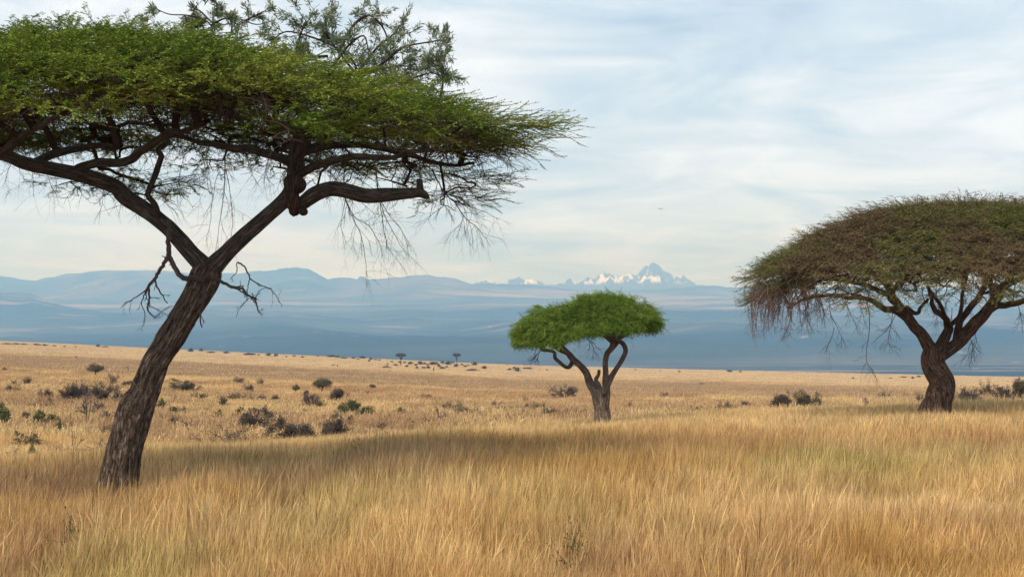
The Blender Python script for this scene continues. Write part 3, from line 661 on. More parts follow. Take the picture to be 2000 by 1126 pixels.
limbs = [
 [(408, 545, 46, 0), (397, 520, 44, 0), (375, 497, 37, .1), (345, 462, 36, .2), (310, 430, 35, .2), (275, 405, 35, .3), (245, 385, 36, .3), (225, 365, 34, .2), (180, 346, 33, 0), (125, 334, 31, -.2), (62, 322, 30, -.4), (0, 303, 28, -.6), (-90, 275, 25, -.8), (-180, 240, 20, -.9), (-280, 200, 14, -.8)],
 [(400, 550, 46, 0), (418, 520, 44, 0), (443, 494, 37, 0), (476, 461, 35, 0), (510, 430, 33, 0), (540, 405, 33, 0), (562, 383, 36, 0), (574, 355, 38, .1), (578, 325, 36, .2), (580, 292, 33, .3), (592, 262, 27, .4), (625, 238, 20, .5), (670, 215, 14, .6)],
 [(140, 338, 24, -.1), (165, 324, 20, -.2), (200, 318, 20, -.4), (240, 314, 20, -.6), (275, 296, 20, -.9), (308, 276, 17, -1.2), (350, 258, 13, -1.6), (400, 240, 9, -2)],
 [(310, 425, 14, .1), (304, 402, 13, 0), (289, 379, 12, -.1), (298, 352, 12, -.1), (308, 325, 13, -.2), (314, 298, 12, -.2), (326, 272, 10, -.2)],
 [(578, 325, 24, .2), (545, 306, 20, .5), (500, 294, 18, .9), (450, 286, 15, 1.4), (390, 274, 12, 1.9), (320, 262, 8, 2.4)],
 [(576, 345, 22, .1), (620, 322, 18, -.3), (680, 306, 15, -.8), (740, 305, 12, -1.1), (800, 300, 10, -1.4), (880, 292, 7, -1.6)],
 [(580, 300, 24, .3), (640, 285, 18, 1), (720, 285, 15, 1.7), (790, 300, 12, 2.0), (850, 318, 9, 2.0), (930, 322, 6, 1.8)],
 [(578, 320, 20, .2), (590, 280, 18, -.8), (560, 250, 15, -1.8), (500, 225, 11, -2.8), (440, 210, 8, -3.4)],
 [(580, 300, 20, .3), (600, 285, 16, 1.4), (580, 285, 12, 2.6), (540, 290, 9, 3.6)],
 [(60, 322, 22, -.4), (110, 300, 18, .6), (170, 290, 14, 1.7), (230, 286, 10, 2.8)],
 [(0, 303, 20, -.6), (40, 270, 16, -1.5), (100, 235, 12, -2.5), (180, 200, 9, -3.3)],
 [(-90, 275, 18, -.8), (-120, 280, 14, .6), (-100, 285, 11, 2.2), (-60, 290, 8, 3.4)],
 [(592, 262, 20, .4), (600, 225, 15, .2), (560, 185, 11, 0), (500, 150, 8, -.2)],
 [(590, 270, 20, .3), (660, 240, 15, -.6), (740, 230, 12, -1), (830, 245, 9, -.8), (930, 262, 6, -.5)],
]
A = Acc(); nodes = []
for i, lb in enumerate(limbs):
    P, R = ipol(lb, 8, K); big_ = lb[1][2] > 25
    P = P + np.array([vn(np.arange(len(P)) * 0.22, j * 7.0, 0, 40 + i) - 0.5 for j in range(3)]).T * (0.06 if big_ else 0.12) * np.linspace(0, 1, len(P))[:, None]
    tube(A, P, R * 0.86, 36 if big_ else 14, furrow=0.13 if big_ else 0.12, nf=11, lump=0.11, seed=50 + i)
    k0 = len(P) // 2 if big_ else len(P) // 3
    if i == 1: k0 = int(len(P) * 0.62)
    nodes += [(*P[j], R[j]) for j in range(k0, len(P), 4)]
place(A.build('limbs', M_barkl, smooth=True), T1)
A = Acc()                                      # the swollen burl in the right fork and the sawn-off limb
for p_, q_, rr_ in ((568, 386, 0.16), (576, 398, 0.14), (574, 412, 0.09), (574, 360, 0.18), (592, 413, 0.075)):
    c0 = at(p_, q_, K - 0.05); s = np.linspace(-1, 1, 12); tube(A, c0 + np.outer(s * rr_, [0.15, 0, 1]), rr_ * np.sqrt(1.02 - s * s), 20, lump=0.45, furrow=0.25, nf=7, seed=int(p_))
place(A.build('burl', M_barkr, smooth=True), T1)
A = Acc()
P, R = ipol([(565, 410, 30, 0), (590, 396, 27, 0), (615, 378, 27, -.1), (646, 369, 27, -.2), (680, 374, 27, -.3), (715, 382, 26, -.3), (750, 381, 26, -.3), (790, 378, 22, -.3), (818, 376, 19, -.3), (832, 383, 13, -.3), (838, 386, 5, -.3)], 8, K)
tube(A, P, R, 28, furrow=0.2, nf=8, lump=0.22, seed=77)
P, R = ipol([(822, 372, 13, -.3), (820, 362, 13, -.3), (819, 350, 12, -.3)], 4, K); tube(A, P, R, 12, lump=0.15, seed=78)
place(A.build('broken_limb', M_barkl, smooth=True), T1)

DL = Dome(-7.4, K, 7.65, 5.4, [(-700, 190), (-400, 125), (-100, 112), (0, 108), (100, 100), (200, 93), (400, 98), (500, 122), (600, 148), (700, 174), (800, 205), (900, 234), (1000, 254), (1090, 290)], 1.85, 1.05, 1.9)
prA = [spray(100 + i, 0.66, 6, 0.24, 0.0135, 0.046, 0.016, 0.04, 0.14, sang=0.45) for i in range(5)]
A = Acc()
cen = crown(A, r, DL, 300, 0.45, 0.3, 0.9, 44, prA, [(0.98, 0.0, 0.75), (0.94, 0.28, 0.45), (0.85, 0.5, 0.25), (0.95, 0.75, 0.15)], 0.03, 0.02, (0.7, 1.2), spread=1.2, slopef=0.25, nup=0.07, npit=0.08)
cr1 = A.build('crown', [M_leafA, M_twig]); place(cr1, T1)
B = Acc(); tg = [c[:3] - np.array([0, 0, 0.1]) for c in cen]
for c in cen:
    for j in range(4):
        a = r.uniform(0, 6.28); q = c[:3] + np.array([math.cos(a), math.sin(a), 0]) * c[3] * r.uniform(0.4, 0.8); q[2] = DL.z(q[0], q[1]) - (DL.z(c[0], c[1]) - c[2]) - 0.08; tg.append(q)
NA, RA = net(B, r, nodes, tg, 0.0085, 0.48, 0.10)
for i in range(2600):                            # bare fine twigs under the crown
    k = r.randint(len(nodes), len(NA)); twig(B, r, NA[k], (r.normal(), r.normal(), -0.45), r.uniform(0.3, 0.75), 0.0065, 1, 0.09, kids=3)
place(B.build('branches', M_twig), T1)

A = Acc()                                       # hanging bare clusters and dead boughs
hang = [
 ([(440, 300, .6), (440, 340, .6), (436, 390, .6), (428, 440, .6), (420, 495, .6)], 12, .010), ([(442, 330, .6), (450, 380, .6), (455, 430, .6), (452, 470, .6)], 9, .007),
 ([(425, 340, .5), (415, 390, .5), (410, 440, .5), (402, 470, .5)], 9, .006), ([(405, 300, .6), (404, 340, .6), (408, 370, .6)], 5, .006),
 ([(731, 305, -.3), (736, 350, -.3), (742, 392, -.3), (755, 430, -.3), (775, 465, -.3), (795, 500, -.3)], 14, .012), ([(742, 392, -.3), (748, 440, -.3), (757, 480, -.3), (768, 500, -.3)], 12, .008), ([(742, 392, -.3), (765, 425, -.3), (788, 455, -.3), (806, 492, -.3)], 10, .007),
 ([(672, 340, -.2), (676, 390, -.3), (688, 425, -.3), (705, 460, -.3), (712, 500, -.3), (716, 560, -.3)], 12, .011), ([(676, 395, -.3), (690, 420, -.3), (720, 440, -.3), (740, 475, -.3), (748, 505, -.3)], 12, .009), ([(674, 390, -.3), (668, 420, -.3), (668, 450, -.3), (676, 475, -.3)], 8, .006),
 ([(845, 330, .3), (853, 352, .3), (868, 375, .3), (888, 393, .3), (915, 402, .3), (950, 415, .3), (975, 428, .3)], 16, .014), ([(888, 393, .3), (905, 420, .3), (925, 440, .3), (945, 460, .3), (957, 482, .3)], 16, .010), ([(868, 375, .3), (866, 400, .3), (850, 415, .3), (828, 436, .3)], 10, .008),
 ([(868, 375, .3), (890, 362, .3), (920, 365, .3), (955, 375, .3)], 12, .008), ([(905, 420, .3), (900, 440, .3), (892, 465, .3)], 8, .006), ([(888, 393, .3), (925, 390, .3), (960, 398, .3)], 9, .007),
 ([(860, 330, .3), (890, 345, .3), (930, 350, .3)], 10, .008),
 ([(360, 300, .5), (352, 335, .5), (350, 365, .5), (345, 395, .5)], 9, .006), ([(380, 330, .6), (392, 355, .6), (385, 380, .6)], 6, .005), ([(110, 335, -.2), (108, 350, -.2), (112, 372, -.2)], 6, .005),
 ([(20, 315, -.5), (15, 340, -.5), (8, 360, -.5)], 6, .005), ([(60, 325, -.4), (65, 350, -.4), (66, 385, -.4)], 7, .005), ([(90, 330, -.4), (96, 352, -.4), (110, 382, -.4)], 7, .005), ([(35, 320, -.5), (44, 345, -.5), (55, 362, -.5)], 6, .005), ([(245, 310, -.6), (240, 330, -.6), (242, 350, -.6)], 6, .005), ([(200, 316, -.6), (203, 335, -.6), (200, 348, -.6)], 5, .005),
 ([(530, 300, .6), (520, 340, .6), (535, 365, .6)], 9, .007), ([(480, 300, .6), (490, 335, .6), (505, 360, .6)], 9, .006), ([(620, 300, .3), (640, 330, .3), (660, 352, .3)], 12, .007), ([(690, 300, .2), (700, 335, .2), (690, 360, .2)], 10, .006), ([(780, 300, .6), (790, 335, .6), (800, 355, .6)], 8, .006),
 ([(570, 310, 0), (548, 350, 0), (560, 375, 0)], 6, .006)]
for P, kd, w0 in hang: guided(A, r, P, w0, 0.003, K, 3, kd, 0.42, 0.16, 1)
place(A.build('hanging_twigs', M_twigr), T1)
A = Acc()
dead = [
 ([(400, 545, -.25), (378, 541, -.28), (357, 542, -.25), (343, 525, -.25), (333, 504, -.25), (329, 480, -.2), (328, 452, -.15), (332, 430, -.1)], 0.05, 0.04, 3),
 ([(332, 503, -.25), (322, 510, -.3), (313, 528, -.3), (303, 543, -.35), (290, 560, -.35), (284, 574, -.35)], 0.038, 0.022, 3), ([(287, 565, -.35), (270, 577, -.35), (252, 588, -.35), (235, 600, -.35)], 0.013, 0.005, 3),
 ([(284, 572, -.35), (276, 590, -.35), (282, 612, -.35), (281, 638, -.35)], 0.012, 0.004, 4), ([(289, 563, -.35), (292, 585, -.35), (288, 600, -.35), (294, 612, -.35), (301, 618, -.35)], 0.020, 0.010, 5),
 ([(303, 545, -.35), (308, 562, -.35), (318, 578, -.35), (327, 593, -.35)], 0.018, 0.008, 2), ([(290, 597, -.35), (308, 604, -.35), (325, 615, -.35), (333, 622, -.35)], 0.008, 0.004, 2),
 ([(300, 622, -.35), (318, 606, -.35), (335, 598, -.35), (350, 596, -.35)], 0.007, 0.004, 2),
 ([(405, 535, -.2), (430, 548, -.3), (452, 560, -.35), (472, 563, -.35), (482, 575, -.35), (497, 583, -.35), (503, 600, -.35), (506, 612, -.35)], 0.032, 0.010, 6), ([(452, 560, -.35), (470, 568, -.4), (488, 580, -.4), (500, 592, -.4)], 0.015, 0.008, 3),
 ([(465, 512, -.1), (477, 520, -.1), (488, 543, -.1), (505, 555, -.1), (527, 564, -.1), (540, 580, -.1), (553, 600, -.1)], 0.016, 0.004, 5), ([(488, 543, -.1), (484, 562, -.1), (482, 580, -.2)], 0.010, 0.006, 1), ([(500, 585, -.35), (503, 572, -.3), (515, 563, -.3), (530, 562, -.3)], 0.009, 0.004, 1),
 ([(485, 580, -.35), (472, 598, -.35), (462, 618, -.35)], 0.009, 0.004, 2), ([(462, 512, -.1), (462, 530, -.1), (450, 545, -.15)], 0.010, 0.006, 1),
 ([(400, 560, -.35), (398, 585, -.42), (390, 610, -.42), (394, 640, -.4)], 0.026, 0.012, 2)]
for P, a, b, kd in dead: guided(A, r, P, a, b, K, 4, kd, 0.16, 0.05, 1, seg=8, ang=0.6)
place(A.build('dead_boughs', M_barkm), T1)

# the open spiky-leaved boughs standing up out of the crown
A = Acc(); lf = []
def leafy(P, w0, w1, kids, kl, lst, up=-0.03):
    Q = catmull(cpoly(P, K), 4); tube(A, Q, np.linspace(w0, w1, len(Q)), 6, 1, rnd=0.3)
    for i in range(kids):
        s = r.uniform(0.1, 1) * (len(Q) - 1); j = min(int(s), len(Q) - 2); d = Q[j + 1] - Q[j]; d /= np.linalg.norm(d)
        twig(A, r, Q[j], d * 0.7 + r.normal(0, 0.75, 3) + [0, 0, 0.15], kl * r.uniform(0.5, 1.2), 0.009, 1, up, 1, kids=2, leafs=lst)
    lst.extend([(Q[-1], Q[-1] - Q[-2])] * 3)
for P in ([(700, 160, .8), (690, 120, .9), (650, 90, 1), (600, 70, 1), (560, 62, 1), (535, 75, 1)], [(700, 150, .8), (668, 110, .6), (640, 70, .5), (636, 40, .5), (650, 20, .5)],
          [(660, 100, .8), (690, 50, .9), (720, 30, 1), (745, 50, 1), (757, 80, 1), (752, 110, 1)], [(690, 150, .8), (730, 135, .6), (765, 110, .5), (790, 92, .4), (840, 82, .4), (868, 78, .4)],
          [(700, 140, .9), (740, 90, 1.2), (780, 60, 1.3)], [(600, 130, .8), (580, 100, .7), (590, 60, .7), (610, 30, .8)], [(720, 170, .6), (770, 160, .5), (820, 165, .4), (860, 180, .4)],
          [(740, 190, .5), (800, 185, .4), (860, 200, .3), (900, 212, .2), (940, 235, .2)], [(640, 110, .8), (600, 110, .6), (560, 95, .5)], [(700, 150, .8), (760, 130, .9), (800, 130, 1)], [(650, 130, .7), (680, 90, .4), (710, 70, .2), (720, 100, .2)],
          [(860, 190, .3), (865, 160, .3), (862, 140, .3)], [(780, 165, .5), (815, 150, .3), (850, 140, .3)]):
    leafy(P, 0.028, 0.010, 9, 0.45, lf)
for P in ([(418, 75, 0), (412, 50, .1), (395, 38, .1), (365, 30, .2), (330, 28, .2), (300, 15, .2)], [(412, 50, .1), (440, 36, .1), (470, 38, .1), (500, 48, .1), (530, 42, .1)], [(420, 60, 0), (416, 35, 0), (425, 10, 0), (410, -5, 0)], [(415, 45, 0), (385, 18, .2), (375, 30, .3)],
          [(452, 66, 0), (452, 40, 0), (435, 15, 0)], [(480, 40, .1), (500, 30, .2), (520, 20, .2)], [(360, 30, .2), (372, 52, .2)]):
    leafy(P, 0.018, 0.008, 4, 0.25, lf)
lf = [lf[i] for i in range(len(lf)) if r.rand() < 0.8]
b = np.array([q for q, d in lf for _ in range(11)]); d0 = np.array([d / (np.linalg.norm(d) + 1e-9) for q, d in lf for _ in range(11)])
dd = d0 * 0.9 + r.normal(0, 0.6, b.shape); dd /= np.linalg.norm(dd, axis=1)[:, None]
v, t = leaf_tris(b + r.normal(0, 0.02, b.shape), dd, r.normal(0, 1, b.shape), r.uniform(0.07, 0.15, len(b)), r.uniform(0.015, 0.024, len(b)))
A.add(v, t, 0, np.repeat(np.clip(np.repeat(r.rand(len(lf)), 11) * 0.7 + r.rand(len(b)) * 0.4, 0, 1), 4))
o = place(A.build('upper_boughs', [M_leafS, M_twig]), T1); o['label'] = 'open grey-green spiky-leaved boughs standing above the flat crown'

# ------------------------------------------------------------------ the bright green acacia in the middle
K = 45.0; r = np.random.RandomState(8)
gx = at(1175, 818, K)[0]
T2 = thing('acacia_tree', (gx, K, float(ground(gx, K))), 'small acacia with a dense bright green lumpy crown and pale twisted trunk in the middle', 'tree')
A = Acc()
P, R = ipol([(1176, 850, 40, 0), (1176, 818, 32, 0), (1175, 800, 29, 0), (1174, 785, 29, 0), (1172, 772, 30, 0), (1171, 760, 24, 0)], 12, K)
tube(A, P, R, 40, furrow=0.24, nf=9, lump=0.12, seed=5, twist=0.3)
L2 = [[(1169, 790, 24, -.1), (1162, 765, 26, -.05), (1152, 747, 25, 0), (1145, 728, 20, 0), (1133, 713, 17, 0), (1120, 702, 16, 0), (1110, 690, 13, 0), (1098, 678, 12, 0), (1088, 666, 12, 0), (1078, 655, 9, 0), (1068, 640, 7, 0)],
  [(1182, 800, 24, -.05), (1184, 765, 24, 0), (1183, 745, 20, 0), (1183, 725, 14, 0), (1182, 708, 13, 0), (1186, 690, 14, 0), (1195, 678, 14, 0), (1195, 665, 11, 0), (1180, 655, 9, 0), (1162, 648, 7, 0)],
  [(1178, 770, 16, -.2), (1188, 748, 16, -.1), (1195, 734, 13, 0), (1205, 718, 10, 0), (1216, 700, 10, 0), (1222, 684, 10, 0), (1216, 670, 10, 0), (1203, 662, 9, 0), (1194, 652, 8, 0), (1200, 640, 6, 0)],
  [(1195, 680, 10, 0), (1204, 670, 9, .2), (1212, 655, 8, .3), (1225, 640, 6, .4)], [(1172, 775, 12, -.2), (1170, 755, 12, -.1), (1164, 742, 9, -.1), (1169, 731, 7, -.1), (1170, 722, 6, -.1)],
  [(1120, 702, 10, 0), (1112, 716, 8, -.1), (1103, 715, 7, -.2), (1092, 706, 7, -.2), (1084, 698, 7, -.2), (1083, 688, 6, -.2), (1072, 684, 6, -.2), (1058, 682, 6, -.2), (1053, 672, 5, -.2), (1060, 665, 5, -.2)],
  [(1098, 678, 8, 0), (1094, 668, 10, 0), (1096, 660, 7, 0)], [(1110, 690, 8, 0), (1095, 685, 6, .3), (1075, 672, 5, .7), (1060, 655, 4, 1)], [(1195, 668, 9, 0), (1180, 655, 7, -.6), (1160, 640, 5, -1.2)], [(1195, 668, 8, 0), (1230, 650, 6, .6), (1260, 635, 4, 1)]]
nodes = []
for i, lb in enumerate(L2):
    P, R = ipol(lb, 7, K); R = R * np.interp(R, [.05, .2], [1.0, .64]); tube(A, P, R, 18, furrow=0.16, nf=7, lump=0.12, seed=90 + i)
    nodes += [(*P[j], R[j]) for j in range(int(len(P) * .65), len(P), 3)]
place(A.build('trunk', M_barkm, smooth=True), T2)
out2 = [(994, 655), (1005, 632), (1020, 615), (1045, 600), (1075, 598), (1105, 598), (1122, 592), (1136, 580), (1160, 574), (1190, 575), (1230, 575), (1262, 586), (1282, 604), (1292, 628), (1296, 640)]
DM2 = Dome(at(1145, 0, K)[0], K, 2.95, 2.5, [(a_, b_ + 5) for a_, b_ in out2], 1.15, 1.15, 2.4)
prB = [spray(200 + i, 0.38, 5, 0.18, 0.013, 0.045, 0.014, 0.45, 0.3, sang=0.5) for i in range(5)]
A = Acc(); N2 = 8500
x = DM2.xc + r.uniform(-1, 1, N2 * 2) * DM2.a; Y = K + r.uniform(-1, 1, N2 * 2) * DM2.b; k = DM2.inside(x, Y, 1.0) & (abs(x - DM2.xc) < 2.62 + 0.12 * (fbm(Y / 0.6, x * 0, 0, 3, 2) - 0.5)); x, Y = x[k][:N2], Y[k][:N2]
e = np.hypot((x - DM2.xc) / DM2.a, (Y - K) / DM2.b)
lum = fbm(x / 0.45, Y / 0.45, 0, 7, 2)
top = DM2.z(x, Y); botrow = np.interp((x) / K * F + 1000, [994, 1050, 1100, 1160, 1200, 1250, 1296], [670, 672, 662, 650, 646, 644, 638]); bot = CZ + (HR - botrow) / F * K + (fbm(x / 0.5, Y / 0.5, 0, 19, 2) - 0.5) * 0.4
top = np.maximum(top, bot + 0.15) + (lum - 0.5) * 0.5; u_ = r.rand(len(x)) ** np.where(e > 0.6, 0.9, 1.8); z = top + (bot - top) * u_ * np.clip(0.25 + e * 0.95, 0, 1) + 0.0
o2 = np.stack([(x - DM2.xc) / DM2.a ** 2, (Y - K) / DM2.b ** 2], 1); o2 /= np.linalg.norm(o2, axis=1)[:, None] + 1e-6
d = np.stack([o2[:, 0] * (0.2 + e) + r.normal(0, 0.45, len(x)), o2[:, 1] * (0.2 + e) + r.normal(0, 0.45, len(x)), 0.35 - 0.9 * u_ - 0.35 * e + r.normal(0, 0.35, len(x))], 1)
stamp(A, prB, np.stack([x, Y, z], 1) - d * 0.1, d, np.tile([0, 0, 1.], (len(x), 1)) + r.normal(0, 0.4, (len(x), 3)), r.uniform(0.6, 1.0, len(x)), np.clip(lum * 0.6 + 0.15 + r.normal(0, 0.25, len(x)), 0, 1), r)
place(A.build('crown', [M_leafB, M_twig]), T2)
B = Acc(); P = DM2.sample(r, 90, 0.28, 0.92); tg = [np.array([a, b_, max(DM2.z(a, b_) - 0.35, CZ - 0.4)]) for a, b_ in P]
NA, RA = net(B, r, nodes, tg, 0.010, 0.45, 0.07)
for i in range(60):
    k = r.randint(len(nodes), len(NA)); twig(B, r, NA[k], (r.normal(), r.normal(), -0.5), 0.4, 0.008, 1, 0.1)
place(B.build('branches', M_twig), T2)
for P, kd, w0 in (([(1146, 660, .2), (1156, 672, .2), (1160, 685, .2), (1158, 697, .2)], 16, .012), ([(1150, 662, .2), (1165, 676, .2), (1172, 684, .2)], 10, .01), ([(1152, 668, .2), (1150, 685, .2)], 8, .008), ([(1128, 665, .2), (1132, 675, .2), (1133, 683, .2)], 5, .008),
                  ([(1058, 683, -.2), (1050, 692, -.2), (1042, 700, -.2), (1034, 703, -.2)], 12, .015), ([(1052, 690, -.2), (1050, 702, -.2), (1052, 712, -.2)], 8, .01), ([(1042, 700, -.2), (1034, 712, -.2)], 6, .008), ([(1058, 676, -.2), (1040, 676, -.2), (1022, 672, -.2)], 6, .014), ([(1225, 655, .3), (1236, 662, .3)], 5, .008)):
    B = Acc(); guided(B, r, P, w0, 0.004, K, 3, kd, 0.28, 0.08, 1); place(B.build('hanging_twig', M_twig), T2)

# ------------------------------------------------------------------ the domed brown-green acacia on the right
K = 40.0; r = np.random.RandomState(12)
gx = at(1832, 802, K)[0]
T3 = thing('acacia_tree', (gx, K, float(ground(gx, K))), 'large acacia at the right edge with domed brown-green crown and twisted reddish trunk', 'tree')
A = Acc()
P, R = ipol([(1820, 845, 82, 0), (1825, 808, 64, 0), (1832, 785, 53, 0), (1839, 765, 50, 0), (1839, 745, 46, 0), (1829, 725, 44, 0), (1822, 708, 42, 0), (1824, 692, 44, 0), (1832, 678, 42, 0)], 14, K)
tube(A, P, R, 64, furrow=0.18, nf=13, lump=0.09, seed=15, twist=0.9)
place(A.build('trunk', M_barkr, smooth=True), T3)
L3 = [[(1830, 700, 34, 0), (1818, 682, 34, 0), (1808, 665, 30, 0), (1795, 647, 27, 0), (1780, 632, 25, 0), (1768, 615, 25, 0), (1755, 600, 22, 0), (1742, 578, 20, 0), (1738, 560, 17, 0), (1730, 540, 14, 0), (1715, 520, 10, 0)],
  [(1768, 618, 20, 0), (1748, 606, 17, -.2), (1730, 604, 16, -.4), (1712, 592, 14, -.6), (1690, 582, 12, -.8), (1660, 580, 11, -1), (1630, 578, 10, -1.2), (1600, 578, 9, -1.2), (1570, 582, 7, -1.2), (1540, 600, 5, -1.2)],
  [(1835, 690, 34, 0), (1838, 672, 28, 0), (1848, 655, 24, .2), (1852, 640, 22, .3), (1846, 624, 16, .4), (1832, 610, 13, .5), (1820, 590, 10, .6), (1815, 565, 8, .6)],
  [(1828, 700, 36, 0), (1850, 685, 32, 0), (1872, 668, 32, 0), (1888, 650, 32, -.1), (1905, 630, 30, -.2), (1925, 608, 28, -.3), (1942, 585, 26, -.4), (1958, 562, 22, -.5), (1975, 540, 18, -.6), (2000, 515, 14, -.7)],
  [(1868, 668, 20, 0), (1870, 645, 18, .2), (1880, 620, 17, .3), (1900, 595, 16, .5), (1918, 575, 14, .7), (1925, 550, 11, .8)],
  [(1925, 612, 18, -.3), (1945, 598, 17, -.3), (1965, 596, 16, -.4), (1990, 590, 15, -.5), (2020, 585, 13, -.5), (2080, 570, 11, -.4), (2150, 555, 8, -.2)],
  [(1740, 570, 14, 0), (1765, 545, 12, .6), (1790, 525, 9, 1.2)], [(1745, 580, 14, 0), (1700, 560, 11, .9), (1650, 548, 8, 1.8), (1600, 540, 6, 2.4)], [(1742, 575, 12, 0), (1720, 545, 11, -1.2), (1690, 520, 8, -2.4)],
  [(1850, 640, 12, .3), (1870, 620, 11, 1), (1880, 590, 9, 2), (1880, 560, 7, 3)], [(1942, 585, 14, -.4), (1930, 550, 12, -1.6), (1900, 520, 9, -2.8)], [(1958, 562, 14, -.5), (1990, 545, 12, .8), (2020, 530, 9, 2)], [(1852, 638, 12, .3), (1840, 600, 10, -.8), (1810, 560, 8, -2)],
  [(1768, 600, 14, 0), (1790, 612, 10, -.2), (1800, 600, 8, -.3), (1808, 580, 7, -.4)]]
A = Acc(); nodes = []
for i, lb in enumerate(L3):
    P, R = ipol(lb, 7, K); P = P + np.array([vn(np.arange(len(P)) * 0.25, j * 7.0, 0, 140 + i) - 0.5 for j in range(3)]).T * 0.14 * np.linspace(0, 1, len(P))[:, None]
    R = R * 0.78; tube(A, P, R, 26 if lb[0][2] > 25 else 12, furrow=0.13, nf=9, lump=0.12, seed=110 + i); nodes += [(*P[j], R[j]) for j in range(int(len(P) * .45), len(P), 3)]
place(A.build('limbs', M_barkr, smooth=True), T3)
D3 = Dome(at(1870, 0, K)[0], K, 6.22, 5.6, [(1466, 548), (1480, 536), (1500, 520), (1540, 495), (1600, 461), (1650, 438), (1700, 418), (1800, 401), (1900, 397), (2000, 405), (2100, 430), (2200, 480), (2280, 550)], 2.75, 2.1, 2.1)
prC = [spray(300 + i, 0.6, 7, 0.24, 0.024, 0.045, 0.018, 0.02, 0.35, 0.006, sang=0.55) for i in range(5)]
A = Acc()
cen = crown(A, r, D3, 300, 0.40, 0.4, 0.85, 40, prC, [(0.97, 0.05, 1.0), (0.94, 0.38, 0.7), (0.97, 0.8, 0.5)], 0.10, 0.05, (0.7, 1.15), spread=1.0, slopef=0.7, nup=0.12, npit=0.14)
place(A.build('crown', [M_leafC, M_twigr]), T3)
B = Acc(); tg = [c[:3] - np.array([0, 0, 0.12]) for c in cen]
for c in cen:
    for j in range(3):
        a = r.uniform(0, 6.28); q = c[:3] + np.array([math.cos(a), math.sin(a), 0]) * c[3] * r.uniform(0.4, 0.8); q[2] = D3.z(q[0], q[1]) - (D3.z(c[0], c[1]) - c[2]) - 0.1; tg.append(q)
NA, RA = net(B, r, nodes, tg, 0.010, 0.47, 0.10)
for i in range(500):
    k = r.randint(len(nodes), len(NA)); twig(B, r, NA[k], (r.normal(), r.normal(), -0.3), r.uniform(0.35, 0.8), 0.009, 1, 0.08, kids=3)
place(B.build('branches', M_twigr), T3)
A = Acc()
for i in range(75):                             # the drooping bare skirt on the left rim
    px_ = r.uniform(1468, 1600); rw = 548 + (px_ - 1468) * 0.12 + r.uniform(-8, 14); dy = r.uniform(-2.2, 1.2)
    ex = px_ - r.uniform(-12, 42) - (1600 - px_) * 0.06 + 6; er = rw + r.uniform(45, 110) * (1 - 0.35 * (px_ - 1468) / 132)
    guided(A, r, [(px_, rw, dy), ((px_ * .45 + ex * .55), rw * .6 + er * .4, dy), (max(ex, 1470), er, dy)], 0.014, 0.005, K, 3, 7, 0.42, 0.03, 1)
for P, kd, w0 in (([(1694, 585, -.8), (1698, 620, -.8), (1697, 655, -.8), (1692, 690, -.8), (1694, 708, -.8), (1704, 725, -.8), (1716, 746, -.8)], 10, .016), ([(1694, 706, -.8), (1686, 714, -.8)], 2, .008), ([(1704, 720, -.8), (1712, 740, -.8)], 3, .008),
   ([(1620, 580, -1), (1622, 610, -1), (1640, 650, -1), (1655, 680, -1)], 12, .013), ([(1630, 640, -1), (1622, 665, -1), (1610, 690, -1)], 8, .009), ([(1650, 582, -1), (1662, 615, -1), (1675, 640, -1)], 12, .012), ([(1572, 582, -1.2), (1575, 620, -1.2), (1590, 650, -1.2)], 14, .013),
   ([(1545, 600, -1.2), (1540, 635, -1.2), (1525, 665, -1.2)], 16, .014), ([(1745, 605, 0), (1740, 635, 0), (1735, 665, 0), (1742, 680, 0)], 16, .014), ([(1750, 610, 0), (1735, 640, 0), (1705, 668, 0)], 12, .011), ([(1895, 660, .2), (1900, 680, .2), (1890, 700, .2)], 20, .012), ([(1905, 650, .2), (1905, 675, .2), (1880, 702, .2)], 14, .011),
   ([(1860, 600, 0), (1858, 630, 0), (1866, 650, 0)], 16, .011), ([(1840, 580, 0), (1832, 610, 0), (1825, 640, 0)], 16, .011), ([(1990, 595, -.5), (1994, 620, -.5), (1998, 650, -.5)], 16, .012), ([(2015, 590, -.5), (2012, 630, -.5)], 12, .01), ([(1880, 560, 0), (1888, 600, 0), (1900, 620, 0)], 18, .012),
   ([(1600, 580, -1), (1602, 600, -1), (1596, 625, -1)], 10, .01), ([(1680, 585, -1), (1684, 610, -1), (1690, 632, -1)], 10, .01), ([(1800, 560, 0), (1805, 585, 0), (1820, 600, 0)], 16, .01), ([(1870, 560, .5), (1850, 590, .5), (1845, 610, .5)], 16, .01)):
    guided(A, r, P, w0, 0.005, K, 3, kd, 0.42, 0.12, 1)
place(A.build('hanging_twigs', M_twigr), T3)

